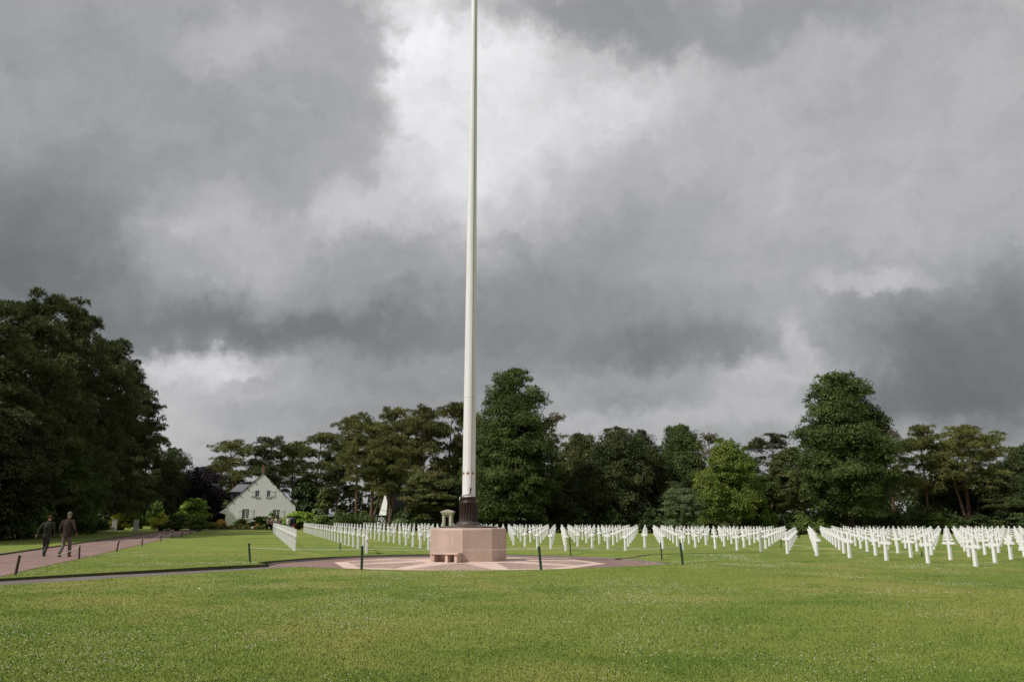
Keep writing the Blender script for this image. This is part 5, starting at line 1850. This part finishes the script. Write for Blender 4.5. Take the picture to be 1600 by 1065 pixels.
shoe = cloth("dark_shoe", (0.028, 0.018, 0.015))
shoe_b = cloth("brown_shoe", (0.060, 0.030, 0.020))
walkA = dict(lean=-0.01, fwd=0.04, head=(0.015, 0.0),
             armL=((-0.275, -0.03, 1.13), (-0.27, 0.10, 0.90)), armR=((0.285, -0.05, 1.12), (0.295, 0.12, 0.93)),
             legL=((-0.11, 0.03, 0.49), (-0.135, -0.22, 0.135)), legR=((0.10, 0.13, 0.48), (0.115, 0.14, 0.075)),
             legLf=(-0.05, 0.75, -0.5), sleeve=0.90, hem=0.78)
walkB = dict(lean=0.035, fwd=0.06, head=(0.02, 0.02),
             armL=((-0.30, -0.06, 1.15), (-0.365, -0.10, 0.90)), armR=((0.27, 0.02, 1.14), (0.28, 0.20, 0.95)),
             legL=((-0.06, 0.16, 0.49), (-0.05, 0.26, 0.075)), legR=((0.06, 0.05, 0.48), (0.005, -0.20, 0.125)),
             legRf=(0.0, 0.8, -0.45), sleeve=0.95, hem=0.80)
zA = 0.02
pA = gp(103, 868.5, 0.0); zA = H1(pA.x, pA.y) + 0.016; pA = gp(101, 869.5, zA)
pB = gp(69, 868.5, zA); pB.z = H1(pB.x, pB.y) + 0.016
fa = math.atan2(UX.y, UX.x) - R(90)
hA = (870 - 800.5) * pA.y / 1322.0; hB = (869 - 806) * pB.y / 1322.0
A = person(pA, fa - R(8), hA * 0.985, "person in brown jacket, grey trousers and cap walking on the path with shoulder bag", walkA,
           dict(jacket=cloth("brown_jacket", (0.052, 0.036, 0.027), (0.034, 0.024, 0.019)), trousers=cloth("grey_trousers", (0.165, 0.145, 0.125), (0.125, 0.108, 0.095)), shoe=shoe_b),
           cap=cloth("grey_cap", (0.17, 0.15, 0.12), (0.13, 0.115, 0.09)), hair=(0.22, 0.20, 0.18))
B = person(pB, fa + R(4), hB * 1.0, "bareheaded person in dark green jacket walking on the path, left arm swinging back", walkB,
           dict(jacket=cloth("dark_green_jacket", (0.042, 0.042, 0.030), (0.028, 0.028, 0.021)), trousers=cloth("charcoal_trousers", (0.058, 0.054, 0.050), (0.040, 0.038, 0.036)), shoe=shoe),
           hair=(0.085, 0.040, 0.030))
# shoulder bag carried by the taller walker
bg = empty("shoulder_bag", pA, fa - R(8)); s_ = hA * 0.985 / 1.75; bg.scale = (s_, s_, s_)
tag(bg, "small dark shoulder bag with pale tag at the right side of the taller walker", "bag")
mb = MB(); mb.box(0.205, 0.285, 0.03, 0.27, 0.90, 1.14)
mb.build("pouch", cloth("black_bag", (0.015, 0.018, 0.018)), bg, 0.025)
mb = MB(); mb.box(0.215, 0.275, 0.026, 0.029, 1.03, 1.10); mb.build("tag", cloth("pale_tag", (0.55, 0.58, 0.58)), bg)
mb = MB()
mb.tube([(0.245, 0.15, 1.13), (0.24, 0.10, 1.30), (0.16, 0.03, 1.485), (0.02, 0.155, 1.38), (-0.14, 0.16, 1.20)], 0.012, 6)
mb.build("strap", cloth("black_bag", (0.015, 0.018, 0.018)), bg)

# visitors standing by the hedge
stand = dict(lean=0.0, fwd=0.0, armL=((-0.26, 0.0, 1.14), (-0.235, 0.09, 0.91)), armR=((0.26, 0.0, 1.14), (0.235, 0.09, 0.91)),
             legL=((-0.10, 0.01, 0.49), (-0.115, 0.0, 0.075)), legR=((0.10, 0.01, 0.49), (0.115, 0.0, 0.075)), sleeve=0.9)
stand2 = dict(stand); stand2.update(armR=((0.25, 0.06, 1.16), (0.08, 0.22, 1.15)), armL=((-0.25, 0.05, 1.15), (-0.10, 0.22, 1.10)))
white = cloth("white_shirt", (0.62, 0.60, 0.57)); black = cloth("black_cloth", (0.014, 0.014, 0.018)); navy = cloth("navy_coat", (0.016, 0.02, 0.035))
pinkc = cloth("dusty_pink_coat", (0.34, 0.20, 0.17)); beige = cloth("beige_coat", (0.48, 0.40, 0.33)); mauve = cloth("mauve_coat", (0.20, 0.12, 0.14))
redt = cloth("red_trousers", (0.22, 0.035, 0.03)); lightt = cloth("pale_trousers", (0.50, 0.47, 0.42)); brownt = cloth("dark_brown_trousers", (0.05, 0.035, 0.03))
for i, (px, d, rz, h_, jk, tr2, lab, po, hr) in enumerate((
    (418.5, 108.5, 0.5, 1.66, beige, black, "distant visitor in cream coat, leftmost of the group by the hedge", stand2, (0.20, 0.13, 0.08)),
    (424.5, 109.2, -0.6, 1.64, pinkc, black, "distant visitor in dusty pink coat, second from left by the hedge", stand, (0.16, 0.08, 0.05)),
    (431.0, 108.0, 2.6, 1.70, beige, mauve, "distant visitor in beige coat behind the end of the first cross row", stand2, (0.30, 0.22, 0.15)),
    (437.5, 109.5, 3.4, 1.58, mauve, brownt, "distant visitor in mauve coat in the middle of the group by the hedge", stand, (0.10, 0.06, 0.05)),
    (450.3, 107.0, 0.2, 1.70, white, lightt, "distant visitor in white top and pale trousers near the hedge", stand, (0.05, 0.04, 0.035)),
    (455.3, 108.4, 0.4, 1.74, navy, navy, "distant visitor all in navy beside the one in white", stand, (0.04, 0.03, 0.03)),
    (460.0, 106.5, -0.3, 1.74, black, redt, "distant visitor in black coat and red trousers, rightmost by the hedge", stand, (0.04, 0.03, 0.03)),
)):
    c_ = pt(px, 812, d); c_.z = H1(c_.x, c_.y)
    person(c_, rz, h_, lab, po, dict(jacket=jk, trousers=tr2, shoe=shoe), vox=0.035, hair=hr, group="visitors standing by the hedge")
